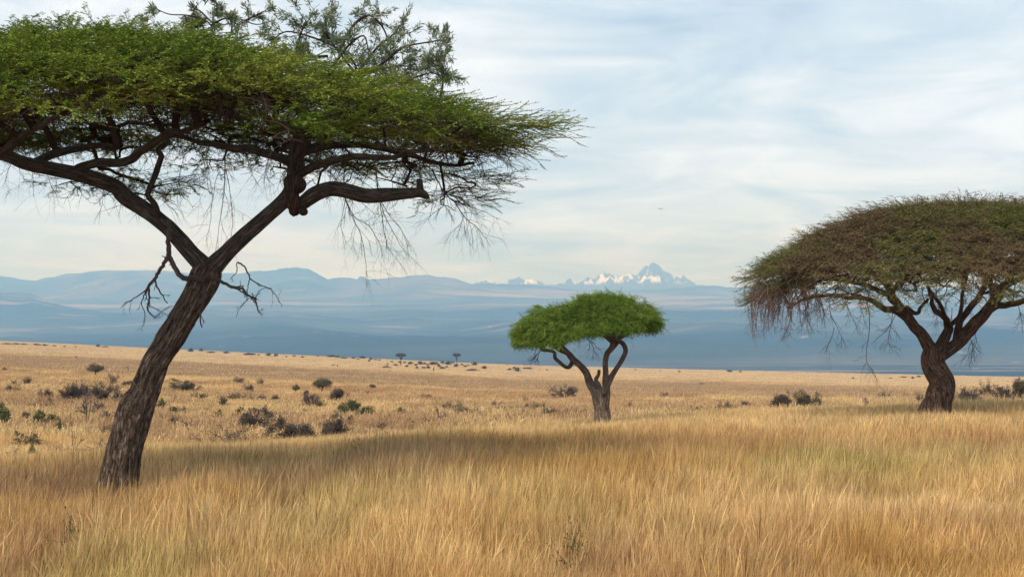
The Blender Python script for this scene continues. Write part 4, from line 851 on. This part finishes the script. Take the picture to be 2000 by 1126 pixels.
# ------------------------------------------------------------------ shrubs, snags and small trees of the plain
def shrub_parts(kind, seed):
    """unit-size plant (1 wide, 1 high) -> list of (part name, object)"""
    r = np.random.RandomState(seed); S, Lf = Acc(), Acc(); pts = []
    def leaves(P, n, ln, w, sp, rn=None):
        b = P[r.randint(0, len(P), n)] + r.normal(0, sp, (n, 3)); b[:, 2] = np.abs(b[:, 2]); d = r.normal(0, 1, (n, 3)); d /= np.linalg.norm(d, axis=1)[:, None]
        v, t = leaf_tris(b, d, r.normal(0, 1, (n, 3)), ln * r.uniform(0.5, 1.3, n), w * r.uniform(0.6, 1.3, n)); cl = vn(b[:, 0] * 5, b[:, 1] * 5, b[:, 2] * 5, seed)
        Lf.add(v, t, 0, np.repeat(np.clip(cl * 0.6 + r.rand(n) * 0.4, 0, 1), 4))
    def fan(n, ln, rad, depth, spread, kids, grav, wob=0.25, ang=0.6):
        for i in range(n):
            a = r.uniform(0, 6.28); s = r.uniform(0, spread); lst = []
            twig(S, r, (0.06 * math.cos(a), 0.06 * math.sin(a), 0), (s * math.cos(a), s * math.sin(a), 1), ln * r.uniform(0.6, 1.1), rad, depth, grav, 0, wob, kids, ang, lst, 0.55); pts.extend([q for q, _ in lst])
    if kind in ('dense', 'green', 'olive', 'low'):
        fan(12, 0.6, 0.018, 2, 1.6, 3, 0.0); g = r.uniform(-1, 1, (5, 3)) * [0.34, 0.34, 0.12] + [0, 0, 0.42]; gs = r.uniform(0.14, 0.32, 5); g[:, 2] += gs * 0.5; k_ = r.randint(0, 5, 60)
        c = r.normal(0, 1, (60, 3)); c /= np.linalg.norm(c, axis=1)[:, None]; c = g[k_] + c * gs[k_][:, None] * r.uniform(0.5, 1, (60, 1)) * [1, 1, 1.15]; c[:, 2] = np.maximum(c[:, 2], 0.08)
        leaves(c, 3800, 0.07, 0.022, 0.05)
    elif kind == 'twiggy':
        fan(9, 0.7, 0.020, 2, 0.9, 3, -0.01); P = np.array(pts); leaves(P, 2200, 0.065, 0.026, 0.045)
    elif kind == 'sparse':
        fan(8, 0.65, 0.014, 2, 1.1, 3, 0.0); P = np.array(pts); leaves(P, 900, 0.06, 0.024, 0.035)
    elif kind == 'dead':
        fan(4, 0.7, 0.038, 3, 0.8, 2, 0.0, 0.35, 0.7)
    elif kind == 'sprig':
        fan(6, 0.8, 0.018, 1, 0.6, 2, 0.0); P = np.array(pts); k = r.choice(len(P), 14); leaves(P[k], 900, 0.09, 0.035, 0.06)
    elif kind in ('umbrella', 'smalltree'):
        zt = 0.86 if kind == 'umbrella' else 0.62; hs = 0.11 if kind == 'umbrella' else 0.33
        p0 = np.array([[0, 0, 0], [0.02, 0, 0.25], [-0.02, 0.01, 0.45], [0.03, 0, 0.6]]); tube(S, catmull(p0, 3), np.linspace(0.04, 0.025, 10), 7)
        for i in range(9):
            a = r.uniform(0, 6.28); q = r.uniform(0.2, 0.42); e = np.array([math.cos(a) * q, math.sin(a) * q, zt - 0.06]); tube(S, catmull([p0[2], (p0[3] + e) / 2 + [0, 0, -0.03], e], 3), np.linspace(0.02, 0.008, 7), 5)
        n = 60; a = r.uniform(0, 6.28, n); q = 0.46 * np.sqrt(r.rand(n)); c = np.stack([q * np.cos(a), q * np.sin(a), zt + hs * (r.uniform(-0.6, 1, n)) * (1 - (q / 0.5) ** 2)], 1); leaves(c, 4200, 0.06, 0.022, 0.035 if kind == 'umbrella' else 0.055)
    me = {'dense': M_shD, 'green': M_shG, 'olive': M_shO, 'low': M_shO, 'twiggy': M_shD, 'sparse': M_shB, 'sprig': M_shG, 'umbrella': M_shO, 'smalltree': M_shO}.get(kind)
    tree = kind in ('umbrella', 'smalltree'); res = [('trunk' if tree else 'stems', S.build('p', M_twigg if kind in ('dead', 'sparse') else M_twig))]
    if Lf.v: res.append(('crown' if tree else 'foliage', Lf.build('p', me)))
    for _, o in res: C.objects.unlink(o)
    return res
LIB = {}
def plant(kind, px, row, w, h, label, group=None, name=None, cat=None, lo=49, full=None):
    v = int(px * 7 + row) % 3; key = (kind, v)
    if key not in LIB: LIB[key] = shrub_parts(kind, 500 + 13 * v + sum(map(ord, kind)))
    x, Y, z = spot(px, row, lo)
    nm, ct = {'dead': ('dead_bush', 'dead bush'), 'umbrella': ('umbrella_tree', 'tree'), 'smalltree': ('small_tree', 'tree')}.get(kind, ('shrub', 'shrub'))
    o = thing(name or nm, (x, Y, z), label, cat or ct, group)
    big_ = kind in ('dense', 'green', 'olive', 'twiggy'); sw = w / F * Y * (1.38 if big_ else 1.1); sh = h / F * Y * (1.3 if big_ else 1.12) + grass_h(Y) * 1.05
    o.scale = (sw, sw, sh); o.rotation_euler = (0, 0, ((px * 37 + row * 11) % 628) / 100.0)
    if full is None: full = w > 13
    for pn_, src in LIB[key]:
        c = src.copy(); c.name = pn_; C.objects.link(c); c.parent = o; c.matrix_parent_inverse.identity()
    return o
G_ = 'shrubs scattered over the plain'
TAB = [
 ('smalltree', 186, 734, 31, 23, 'small flat-topped tree standing out left of the big trunk, high in the shrub field'),
 ('twiggy', 178, 774, 30, 22, 'grey shrub hidden partly by the bare little forked tree in the long shrub clump'),
 ('twiggy', 222, 770, 24, 16, 'small grey shrub behind the right part of the long shrub clump'),
 ('sparse', 222, 750, 25, 28, 'brown upright twiggy shrub just right of the small flat-topped tree'),
 ('dense', 252, 754, 21, 12, 'low dark shrub touching the left edge of the big leaning trunk'),
 ('dead', 250, 722, 8, 17, 'thin lone dead sapling left of the big leaning trunk'),
 ('twiggy', 128, 777, 33, 20, 'grey shrub at the left end of the long shrub clump'),
 ('twiggy', 152, 777, 30, 25, 'tall grey shrub second from the left in the long shrub clump'),
 ('twiggy', 203, 783, 38, 28, 'wide grey shrub behind the bare little tree in the shrub clump'),
 ('twiggy', 236, 787, 30, 22, 'grey shrub at the right end of the long clump beside the big trunk'),
 ('dead', 168, 817, 38, 56, 'bare little forked tree in front of the grey shrub clump'),
 ('sprig', 8, 818, 52, 36, 'gnarled arching shrub with dark green tips cut by the left edge'),
 ('green', 75, 822, 23, 17, 'left of a pair of green bushes below the grey shrub clump'),
 ('green', 103, 822, 20, 15, 'right of a pair of green bushes below the grey shrub clump'),
 ('sprig', 117, 838, 20, 24, 'thin green sprig shrub just below the pair of green bushes'),
 ('sprig', 135, 842, 11, 11, 'tiny sprig at the right foot of the thin green shrub'),
 ('olive', 60, 862, 34, 15, 'low dark olive shrub near the left edge above the tall grass'),
 ('green', 65, 883, 15, 11, 'small bright green bush under the low olive shrub at left'),
 ('sparse', 19, 888, 30, 20, 'brown thin shrub near the left edge in the tall grass'),
 ('twiggy', 23, 763, 21, 10, 'low grey shrub near the left edge under two small shrubs'),
 ('twiggy', 85, 774, 20, 15, 'rounded grey shrub left of the long shrub clump'),
 ('twiggy', 51, 749, 15, 11, 'grey shrub right of its twin near the left edge'),
 ('sparse', 28, 749, 15, 12, 'thin grey shrub left of its twin near the left edge'),
 ('olive', 360, 760, 37, 16, 'wide low olive shrub just right of the big leaning trunk'),
 ('sparse', 341, 781, 15, 14, 'thin brown shrub under the wide low olive one'),
 ('twiggy', 393, 778, 18, 12, 'dark shrub with two lobes right of the thin brown one'),
 ('sparse', 454, 779, 29, 19, 'wide brown twiggy shrub left of a similar upright one'),
 ('twiggy', 434, 789, 15, 11, 'small dark shrub at the lower left of the wide brown twiggy one'),
 ('twiggy', 470, 749, 13, 13, 'small dark shrub alone high above the brown twiggy ones'),
 ('sprig', 317, 794, 25, 20, 'green sprig shrub close against the right side of the big trunk'),
 ('green', 337, 801, 15, 9, 'low green shrub at the right foot of the green sprig shrub'),
 ('sparse', 322, 814, 22, 13, 'brown low shrub right of the trunk under the green ones'),
 ('sprig', 428, 815, 27, 19, 'green sprig shrub with several heads in the middle of the left field'),
 ('sprig', 394, 813, 13, 11, 'little sprig left of the green many-headed shrub'),
 ('green', 467, 805, 13, 9, 'little dark green shrub right of the green many-headed one'),
 ('sparse', 368, 831, 30, 18, 'faded brown shrub low in the grass between trunk and green sprig'),
 ('sparse', 453, 860, 82, 38, 'wide thin brown-grey shrub in front of the dark round bush'),
 ('sparse', 300, 882, 40, 26, 'thin brown twigs in the grass right behind the big trunk'),
 ('smalltree', 578, 767, 13, 17, 'tiny pale tree left of the dark round-crowned little tree'),
 ('smalltree', 629, 766, 35, 27, 'little tree with a dark round crown in the centre left field'),
 ('dense', 656, 781, 27, 20, 'dark purple shrub right of the dark little tree'),
 ('sparse', 676, 778, 12, 18, 'thin brown shrub right of the dark purple one'),
 ('sparse', 594, 786, 13, 11, 'small brown shrub at the left of the wide grey pair'),
 ('twiggy', 612, 790, 26, 22, 'grey twiggy shrub below the dark little tree'),
 ('twiggy', 626, 798, 20, 16, 'dark low shrub at the right foot of the grey twiggy one'),
 ('sparse', 502, 783, 28, 19, 'open brown upright shrub right of the wide brown twiggy one'),
 ('olive', 498, 809, 19, 14, 'olive shrub just above the dark oval bush'),
 ('dense', 490, 832, 46, 31, 'dark oval bush left of the biggest dark bush'),
 ('green', 521, 829, 9, 13, 'upright little green shrub right of the dark oval bush'),
 ('green', 528, 833, 13, 6, 'low green tuft between the two dark bushes'),
 ('sparse', 549, 823, 9, 13, 'thin brown stalky shrub above the biggest dark bush'),
 ('olive', 561, 822, 11, 9, 'small olive shrub right above the biggest dark bush'),
 ('sparse', 585, 812, 17, 10, 'low brown shrub between the biggest dark bush and the grey twiggy shrub'),
 ('dense', 577, 856, 64, 38, 'biggest dark brown round bush in the left field'),
 ('dense', 652, 852, 50, 36, 'grey dark bush right of the biggest dark one'),
 ('green', 660, 822, 26, 12, 'green top of shrub behind the grey dark bush'),
 ('dead', 684, 836, 15, 20, 'dead stump of sticks right of the grey dark bush'),
 ('green', 684, 806, 33, 24, 'round green bush, left of two in the centre field'),
 ('green', 667, 809, 24, 12, 'low green shrub at the left foot of the round green bush'),
 ('green', 720, 815, 29, 21, 'round green bush, right of two in the centre field'),
 ('green', 783, 810, 31, 12, 'flat dark green bush standing alone right of the green pair'),
 ('dead', 851, 819, 32, 33, 'gnarled dead bush twisting right, alone right of the flat green bush'),
 ('sparse', 710, 846, 18, 15, 'brown shrub below the right round green bush'),
 ('sparse', 743, 832, 18, 16, 'brown shrub right below the right round green bush'),
 ('sparse', 751, 821, 9, 17, 'tall thin brown shrub below the flat green bush'),
 ('sparse', 796, 840, 22, 18, 'brown shrub at the grass crest under the flat green bush'),
 ('sparse', 692, 765, 11, 9, 'tiny brown shrub right above the dark purple one'),
 ('sparse', 717, 767, 9, 9, 'tiny leaning brown shrub farther right of the dark purple one'),
 ('dead', 970, 794, 44, 24, 'spreading dead bush left of the middle acacia'),
 ('sparse', 972, 802, 34, 12, 'brown low growth at the foot of the spreading dead bush'),
 ('sparse', 958, 770, 15, 6, 'low brown shrub above the spreading dead bush'),
 ('twiggy', 1027, 785, 11, 9, 'small dark shrub right of the spreading dead bush'),
 ('twiggy', 1104, 775, 31, 22, 'dark spiky shrub left of the middle acacia trunk'),
 ('sparse', 1070, 787, 11, 8, 'small brown shrub between the spiky shrub and the dead bush'),
 ('twiggy', 1229, 795, 9, 9, 'small dark shrub right of the middle acacia trunk'),
 ('twiggy', 1299, 774, 12, 7, 'low dark shrub farther right of the middle acacia'),
 ('sparse', 1301, 800, 13, 7, 'low brown shrub near the grass crest right of the middle acacia'),
 ('dead', 1370, 751, 18, 9, 'dead branch lying on the open plain between the middle and right acacias'),
 ('sprig', 1360, 804, 14, 13, 'upright sprig at the grass crest left of the dark twin bushes'),
 ('twiggy', 1416, 798, 19, 11, 'low dark shrub at the grass crest, left of the dark twin bushes'),
 ('dead', 1440, 799, 19, 12, 'low dead shrub right of the low dark one at the grass crest'),
 ('twiggy', 1460, 791, 15, 9, 'small dark shrub just left of the dark twin bushes'),
 ('sparse', 1430, 786, 11, 6, 'tiny brown shrub above the low dead one'),
 ('dense', 1526, 800, 35, 32, 'left one of the dark twin bushes, grey and round'),
 ('olive', 1580, 796, 36, 28, 'right one of the dark twin bushes, olive with a tail to the left'),
 ('olive', 1556, 796, 24, 11, 'low olive growth between the dark twin bushes'),
 ('dead', 1634, 792, 5, 10, 'single dead stick right of the dark twin bushes'),
 ('dead', 1691, 797, 28, 27, 'bare brown bush between the dark twin bushes and the right acacia'),
 ('twiggy', 1724, 783, 27, 14, 'low dark shrub right of the bare brown bush'),
 ('twiggy', 1746, 778, 13, 7, 'small shrub, first in the row left of the right acacia trunk'),
 ('twiggy', 1766, 778, 15, 7, 'flat shrub, second in the row left of the right acacia trunk'),
 ('twiggy', 1784, 781, 13, 9, 'small shrub, third in the row left of the right acacia trunk'),
 ('twiggy', 1798, 787, 15, 16, 'dark shrub touching the left side of the right acacia trunk'),
 ('twiggy', 1877, 788, 43, 29, 'wide twiggy dark shrub just right of the right acacia trunk'),
 ('twiggy', 1926, 777, 17, 25, 'narrow dark shrub at the left of the group by the right edge'),
 ('twiggy', 1960, 783, 40, 34, 'wide dark shrub in the middle of the group by the right edge'),
 ('smalltree', 1992, 783, 22, 44, 'small thin tree at the right edge of the photo behind the shrubs'),
 ('umbrella', 783, 713, 18, 21, 'left of two tiny umbrella trees on the far edge of the plain'),
 ('umbrella', 892, 713, 15, 21, 'right of two tiny umbrella trees on the far edge of the plain'),
 ('dead', 757, 717, 7, 12, 'tiny leaning dead tree left of the far umbrella trees'),
 ('low', 926, 713, 12, 8, 'dark round shrub right of the far right umbrella tree'),
 ('low', 1012, 725, 11, 9, 'dark shrub on the far plain left of the middle acacia'),
 ('low', 946, 720, 11, 7, 'dark mound-shaped shrub between the far umbrella trees and the middle acacia'),
 ('low', 926, 724, 26, 5, 'long low scrub strip below the far round shrub'),
 ('low', 375, 687, 12, 8, 'dark shrub on the plain edge right of the big leaning trunk'),
 ('low', 393, 686, 8, 6, 'small round shrub on the plain edge, second right of the big trunk'),
 ('low', 539, 696, 8, 6, 'round shrub alone on the plain edge under the forested hill'),
 ('low', 525, 695, 10, 6, 'dark shrub next left of the round one under the forested hill'),
 ('low', 1426, 726, 13, 5, 'wider of two shrubs on the plain edge left of the right acacia'),
 ('low', 1446, 726, 7, 3, 'smaller of two shrubs on the plain edge left of the right acacia'),
]
for kd, px_, rw, w, h, lb in TAB: plant(kd, px_, rw, w, h, lb, G_)
# tiny shrubs nothing tells apart
for px_, rw, w, h in ((781, 709, 6, 5), (803, 710, 11, 5), (820, 712, 13, 7), (843, 712, 15, 7), (851, 711, 9, 5), (864, 710, 9, 6), (878, 712, 15, 8), (891, 716, 9, 6), (901, 713, 7, 4), (835, 719, 9, 6), (827, 719, 9, 4), (815, 719, 7, 5), (865, 720, 15, 5),
                      (996, 723, 9, 5), (1004, 720, 10, 4), (1033, 720, 15, 4), (1024, 720, 7, 4), (752, 718, 18, 4), (772, 714, 9, 5), (794, 716, 8, 4), (765, 707, 5, 3), (858, 716, 7, 4), (873, 717, 6, 4), (908, 716, 8, 4), (812, 714, 7, 4), (884, 709, 7, 4), (915, 714, 6, 3), (799, 712, 6, 4), (836, 713, 8, 4), (790, 709, 6, 4), (829, 711, 6, 5), (856, 713, 6, 4)):
    plant('low', px_, rw, w, h, 'tiny dark shrub among the scrub around the far umbrella trees', 'scrub around the far umbrella trees')
for px_, rw, w, h in ((12, 672, 22, 3), (30, 672, 14, 3), (48, 673, 17, 3), (70, 674, 15, 4), (87, 675, 11, 4), (105, 676, 9, 3), (125, 677, 6, 3), (148, 678, 5, 3), (193, 677, 9, 6), (207, 678, 15, 3), (410, 689, 19, 4), (444, 690, 13, 5), (483, 693, 25, 5), (560, 697, 5, 3), (590, 698, 8, 4),
                      (645, 697, 21, 5), (660, 698, 10, 4), (672, 700, 15, 4), (690, 700, 9, 4), (710, 700, 13, 6), (724, 702, 8, 5), (741, 704, 6, 3), (721, 706, 6, 4), (733, 703, 6, 3), (620, 696, 5, 3), (505, 694, 6, 3), (575, 696, 7, 3), (699, 702, 6, 3), (1069, 723, 5, 3), (1150, 722, 5, 2), (1240, 722, 5, 2), (1326, 726, 6, 3), (1290, 724, 5, 2)):
    plant('low', px_, rw, w, h, 'tiny dark shrub in the broken line along the far edge of the plain', 'shrubs along the far edge of the plain')
for px_, rw, w, h in ((1667, 739, 5, 4), (1762, 737, 15, 3), (1782, 739, 7, 5), (1793, 736, 9, 4), (1740, 739, 6, 3)):
    plant('low', px_, rw, w, h, 'tiny dark shrub on the pale plain behind the hanging twigs of the right acacia', 'shrubs behind the right acacia')
for px_, rw, w, h in ((39, 742, 7, 6), (76, 737, 8, 6), (85, 737, 6, 5), (89, 749, 12, 7), (74, 755, 9, 7), (143, 799, 13, 12), (186, 746, 8, 7), (197, 750, 11, 7), (125, 742, 11, 6), (148, 737, 8, 5), (110, 757, 8, 6), (60, 790, 9, 7), (160, 742, 6, 5), (96, 795, 8, 6), (46, 800, 8, 6)):
    plant('sparse', px_, rw, w, h, 'small faded shrub among the larger ones left of the big leaning trunk', 'small shrubs left of the big trunk')
for px_, rw, w, h in ((369, 778, 9, 8), (431, 778, 9, 12), (482, 749, 9, 9), (636, 786, 13, 10), (537, 772, 7, 6), (520, 795, 7, 6), (557, 780, 7, 7), (600, 760, 6, 6), (412, 748, 6, 5), (540, 805, 8, 7), (700, 790, 7, 7), (760, 800, 7, 6), (770, 822, 9, 8), (405, 797, 8, 6), (478, 790, 6, 7), (603, 828, 9, 8), (735, 845, 10, 8), (815, 800, 7, 6)):
    plant('sparse', px_, rw, w, h, 'small faded shrub in the centre left field right of the big leaning trunk', 'small shrubs right of the big trunk')
for px_, rw, w, h in ((1400, 801, 9, 8), (1366, 782, 8, 5), (1290, 777, 7, 5), (1325, 786, 6, 5), (1311, 794, 6, 5), (1345, 790, 6, 5), (1385, 790, 6, 5), (1260, 788, 6, 5)):
    plant('sparse', px_, rw, w, h, 'small faded shrub on the plain between the middle acacia and the dark twin bushes', 'small shrubs right of the middle acacia')
r = np.random.RandomState(78)
for i in range(56):
    px_ = r.choice([r.uniform(5, 230), r.uniform(330, 860)], p=[.35, .65]); rw = r.uniform(752, 848)
    plant(('sparse', 'twiggy', 'low')[i % 3], px_, rw, r.uniform(9, 24), r.uniform(6, 13), 'low faded brown scrub scattered thinly between the bigger shrubs of the left field', 'faded scrub between the bigger shrubs')
r = np.random.RandomState(77)
for i in range(26):
    px_ = r.uniform(880, 1150); rw = r.uniform(795, 818)
    plant('twiggy' if i % 3 == 0 else 'sparse', px_, rw, r.uniform(12, 30), r.uniform(7, 13), 'low brown tuft of scrub in the rough dip left of the middle acacia trunk', 'scrub tufts in the dip')

# green sprigs standing in the tall grass, close by
def leafsprig(px, row, h, label, seed):
    r = np.random.RandomState(seed); Y = 2.75 * F / (row - HR); x = (px - 1000) / F * Y; z = float(canopy(x, Y))
    T = thing('green_sprig', (x, Y, z - 0.5), label, 'plant'); S, Lf = Acc(), Acc(); pts = []
    for i in range(4):
        lst = []; twig(S, r, (x, Y, z - 0.5), (r.normal(0, .35), r.normal(0, .3), 1), 0.5 + h, 0.006, 1, 0.0, leafs=lst, kids=2); pts += [q for q, _ in lst if q[2] > z - 0.15]
    P = np.array(pts); n = 160; b = P[r.randint(0, len(P), n)] + r.normal(0, 0.015, (n, 3)); d = r.normal(0, 1, (n, 3)) + [0, 0, .5]; d /= np.linalg.norm(d, axis=1)[:, None]
    v, t = leaf_tris(b, d, r.normal(0, 1, (n, 3)), r.uniform(0.03, 0.06, n), r.uniform(0.012, 0.02, n)); Lf.add(v, t, 0, np.repeat(r.rand(n), 4))
    place(S.build('stems', M_twig), T); place(Lf.build('leaves', M_shG), T)
leafsprig(708, 892, 0.22, 'small dark green sprig in the grass centre left, below the grey dark bush', 1)
leafsprig(452, 895, 0.12, 'small dark sprig in the grass right of the big trunk base', 2)
leafsprig(145, 1060, 0.25, 'grey-green leafy weed standing in the bottom left grass', 3)
leafsprig(1130, 1085, 0.08, 'small green weed low in the grass at the bottom centre', 4)

# fallen branches beside the big trunk
x, Y, z = spot(155, 874, 36, 60)
T = thing('fallen_branch', (x, Y, z), 'long fallen dead branch lying in the grass left of the big trunk', 'fallen branch')
A = Acc(); r = np.random.RandomState(3); Pf = np.array([[x - 0.9, Y, z + .45], [x - .3, Y + .1, z + .50], [x + .3, Y, z + .46], [x + 0.9, Y - .1, z + .44], [x + 1.35, Y, z + .52]])
tube(A, catmull(Pf, 5), np.linspace(0.07, 0.03, 21), 10, lump=0.2, furrow=.15)
place(A.build('stem', M_barkr, smooth=True), T); A = Acc()
for i in range(22): q = Pf[r.randint(0, 5)]; twig(A, r, q, (r.normal(), r.normal() * .4, abs(r.normal()) * .4), 0.6, 0.015, 1, 0.0)
place(A.build('twigs', M_twigr), T)
x, Y, z = spot(118, 873, 36, 60)
T = thing('brush_heap', (x, Y, z), 'low heap of reddish dead brush left of the fallen branch', 'dead brush'); A = Acc()
for i in range(70): twig(A, r, (x + r.normal(0, .3), Y + r.normal(0, .2), z + .28 + abs(r.normal(0, .06))), (r.normal(), r.normal() * .4, abs(r.normal()) * .35), 0.4, 0.012, 1, 0.02)
place(A.build('sticks', leaf_mat('red_sticks', [(0, (0.12, 0.04, 0.025)), (1, (0.32, 0.12, 0.07))], 0)), T)

# termite mounds
M_mound, t_ = mat('mound_earth'); n, l = mnodes(t_)
g_ = n('ShaderNodeNewGeometry'); nz = n('ShaderNodeTexNoise', Scale=3.0, Detail=5.0); l(g_.outputs['Position'], nz.inputs['Vector'])
c_ = ramp(n, l, nz.outputs['Fac'], [(0.35, (0.035, 0.026, 0.022)), (0.65, (0.09, 0.065, 0.052))]); d_ = n('ShaderNodeBsdfDiffuse'); l(c_, d_.inputs[0]); o_ = n('ShaderNodeOutputMaterial'); l(d_.outputs[0], o_.inputs[0])
def mound(px, row, w, h, label):
    x, Y, z = spot(px, row); a = w / F * Y / 2; hh_ = h / F * Y + 0.3; A = Acc(); s = np.linspace(0, 1, 14)
    tube(A, np.stack([x + 0.1 * a * s, Y + 0 * s, z - 0.1 + hh_ * s], 1), a * np.clip(1.0 - s ** 1.3, 0.03, 1), 26, lump=0.3, seed=int(px))
    o = A.build('termite_mound', M_mound, smooth=True); me = o.data; n_ = len(me.vertices); co = np.empty(n_ * 3, np.float32); me.vertices.foreach_get('co', co)
    me.vertices.foreach_set('co', (co.reshape(-1, 3) - np.array([x, Y, z], np.float32)).ravel()); o.location = (x, Y, z); tag(o, label, 'termite mound')
mound(8, 723, 22, 9, 'dark termite mound at the left edge of the plain')
mound(148, 697, 8, 3, 'tiny dark termite mound on the pale plain above the small flat-topped tree')

# reddish stump on the far plain
x, Y, z = spot(847, 724); A = Acc(); tube(A, np.array([[0, 0, -.2], [0.05, 0, .8], [-.05, 0, 1.6], [0.05, 0, 2.4]]), [.35, .3, .28, .1], 10, lump=.3, furrow=.15)
A.add(*(lambda a: (a.v[0], a.t[0]))((lambda a: (tube(a, np.array([[0, 0, 1.3], [.35, 0, 1.7], [.45, 0, 2.1]]), [.12, .1, .05], 7), a)[1])(Acc())))
o = A.build('tree_stump', M_barkr, smooth=True); o.location = (x, Y, z); tag(o, 'reddish standing stump on the far plain below the umbrella trees', 'stump')

# two antelopes
M_fur = leaf_mat('antelope_fur', [(0, (0.16, 0.09, 0.05)), (1, (0.16, 0.09, 0.05))], 0); M_horn = leaf_mat('horn', [(0, (0.03, 0.025, 0.02)), (1, (0.03, 0.025, 0.02))], 0)
def antelope(px, row, rot, label, s=1.0, graze=False):
    x, Y, z = spot(px, row); T = thing('antelope', (x, Y, z + 0.12), label, 'antelope', 'antelopes on the plain'); T.rotation_euler = (0, 0, rot); T.scale = (s, s, s)
    V = [(0, 0, 1.0), (-.35, 0, 1.02), (-.55, 0, 1.03), (.35, 0, 1.0), (.55, 0, 1.08), (.72, 0, 1.35), (.84, 0, 1.6), (1.0, 0, 1.58), (1.12, 0, 1.5), (-.66, 0, .95), (-.72, 0, .7)]
    R = [.2, .19, .17, .21, .17, .09, .09, .065, .04, .03, .02]; E = [(0, 1), (1, 2), (0, 3), (3, 4), (4, 5), (5, 6), (6, 7), (7, 8), (2, 9), (9, 10)]
    if graze: V[5:9] = [(.8, 0, .85), (.98, 0, .55), (1.08, 0, .42), (1.16, 0, .3)]
    for sx, hip in ((-1, 2), (1, 4)):
        for sy in (-1, 1):
            i = len(V); px0 = -.52 if sx < 0 else .42
            if sx < 0: leg = [(px0, sy * .12, .85), (px0 + .08, sy * .13, .68), (px0 - .10, sy * .13, .42), (px0 - .05, sy * .13, .2), (px0 - .03, sy * .13, .02)]
            else: leg = [(px0, sy * .11, .8), (px0 - .02, sy * .12, .62), (px0 + .02, sy * .12, .4), (px0, sy * .12, .2), (px0 + .02, sy * .12, .02)]
            V += leg; R += [.12, .08, .04, .028, .032]; E += [(hip, i), (i, i + 1), (i + 1, i + 2), (i + 2, i + 3), (i + 3, i + 4)]
    me = bpy.data.meshes.new('body'); me.from_pydata(V, E, []); me.materials.append(M_fur); o = bpy.data.objects.new('body', me); C.objects.link(o); o.parent = T
    sk = o.modifiers.new('skin', 'SKIN'); sk.use_smooth_shade = True
    for i, rr_ in enumerate(R): me.skin_vertices[0].data[i].radius = (rr_, rr_)
    me.skin_vertices[0].data[0].use_root = True
    su = o.modifiers.new('sub', 'SUBSURF'); su.levels = 1; su.render_levels = 1
    hx, hz = (V[6][0], V[6][2]); 
    for nm, m_, w_, l_ in (('ear', M_fur, .03, .14), ('horn', M_horn, .018, .38)):
        for sy in (-1, 1):
            A = Acc(); b = np.array([hx - .02, sy * .05, hz + .05]); tip = b + np.array([-.08, sy * (.12 if nm == 'ear' else .07), l_]); tube(A, catmull([b, (b + tip) / 2 + [-.03, 0, 0], tip], 3), np.linspace(w_, w_ * .3, 7), 6); o = A.build(nm, m_, T, True)
antelope(650, 716, 0.2, 'left of two tiny dark antelopes standing on the pale plain', 1.0)
antelope(659, 716, 1.9, 'right of two tiny dark antelopes on the pale plain, turned away', 1.0, True)

# the bird high over the plain
M_bird = leaf_mat('bird_plumage', [(0, (0.05, 0.045, 0.04)), (1, (0.05, 0.045, 0.04))], 0)
c0 = at(1290, 408, 150); T = thing('bird', tuple(c0), 'small dark bird gliding in the open sky right of centre', 'bird')
A = Acc(); s = np.linspace(-1, 1, 10); tube(A, np.stack([0 * s + .0, s * .22, 0 * s], 1), .055 * np.sqrt(1.03 - s * s), 10); A.build('body', M_bird, T, True)
for sx in (-1, 1):
    P = np.array([[sx * .03, .08, 0], [sx * .2, .1, .07], [sx * .42, .0, .04], [sx * .03, -.08, 0], [sx * .2, -.05, .07], [sx * .40, -.06, .03]]); Q = P + [0, 0, .012]
    A = Acc(); f = [(0, 1, 4), (0, 4, 3), (1, 2, 5), (1, 5, 4)]; A.add(np.vstack([P, Q]), f + [(a + 6, c + 6, b + 6) for a, b, c in f] + [(0, 6, 7), (0, 7, 1), (1, 7, 8), (1, 8, 2), (2, 8, 11), (2, 11, 5), (5, 11, 10), (5, 10, 4), (4, 10, 9), (4, 9, 3)]); A.build('wing', M_bird, T)
A = Acc(); A.add([(-.03, -.18, 0), (.03, -.18, 0), (.06, -.34, 0), (-.06, -.34, 0), (-.03, -.18, .01), (.03, -.18, .01), (.06, -.34, .01), (-.06, -.34, .01)], [(0, 1, 2), (0, 2, 3), (4, 6, 5), (4, 7, 6), (0, 4, 5), (0, 5, 1), (1, 5, 6), (1, 6, 2), (2, 6, 7), (2, 7, 3), (3, 7, 4), (3, 4, 0)]); A.build('tail', M_bird, T)
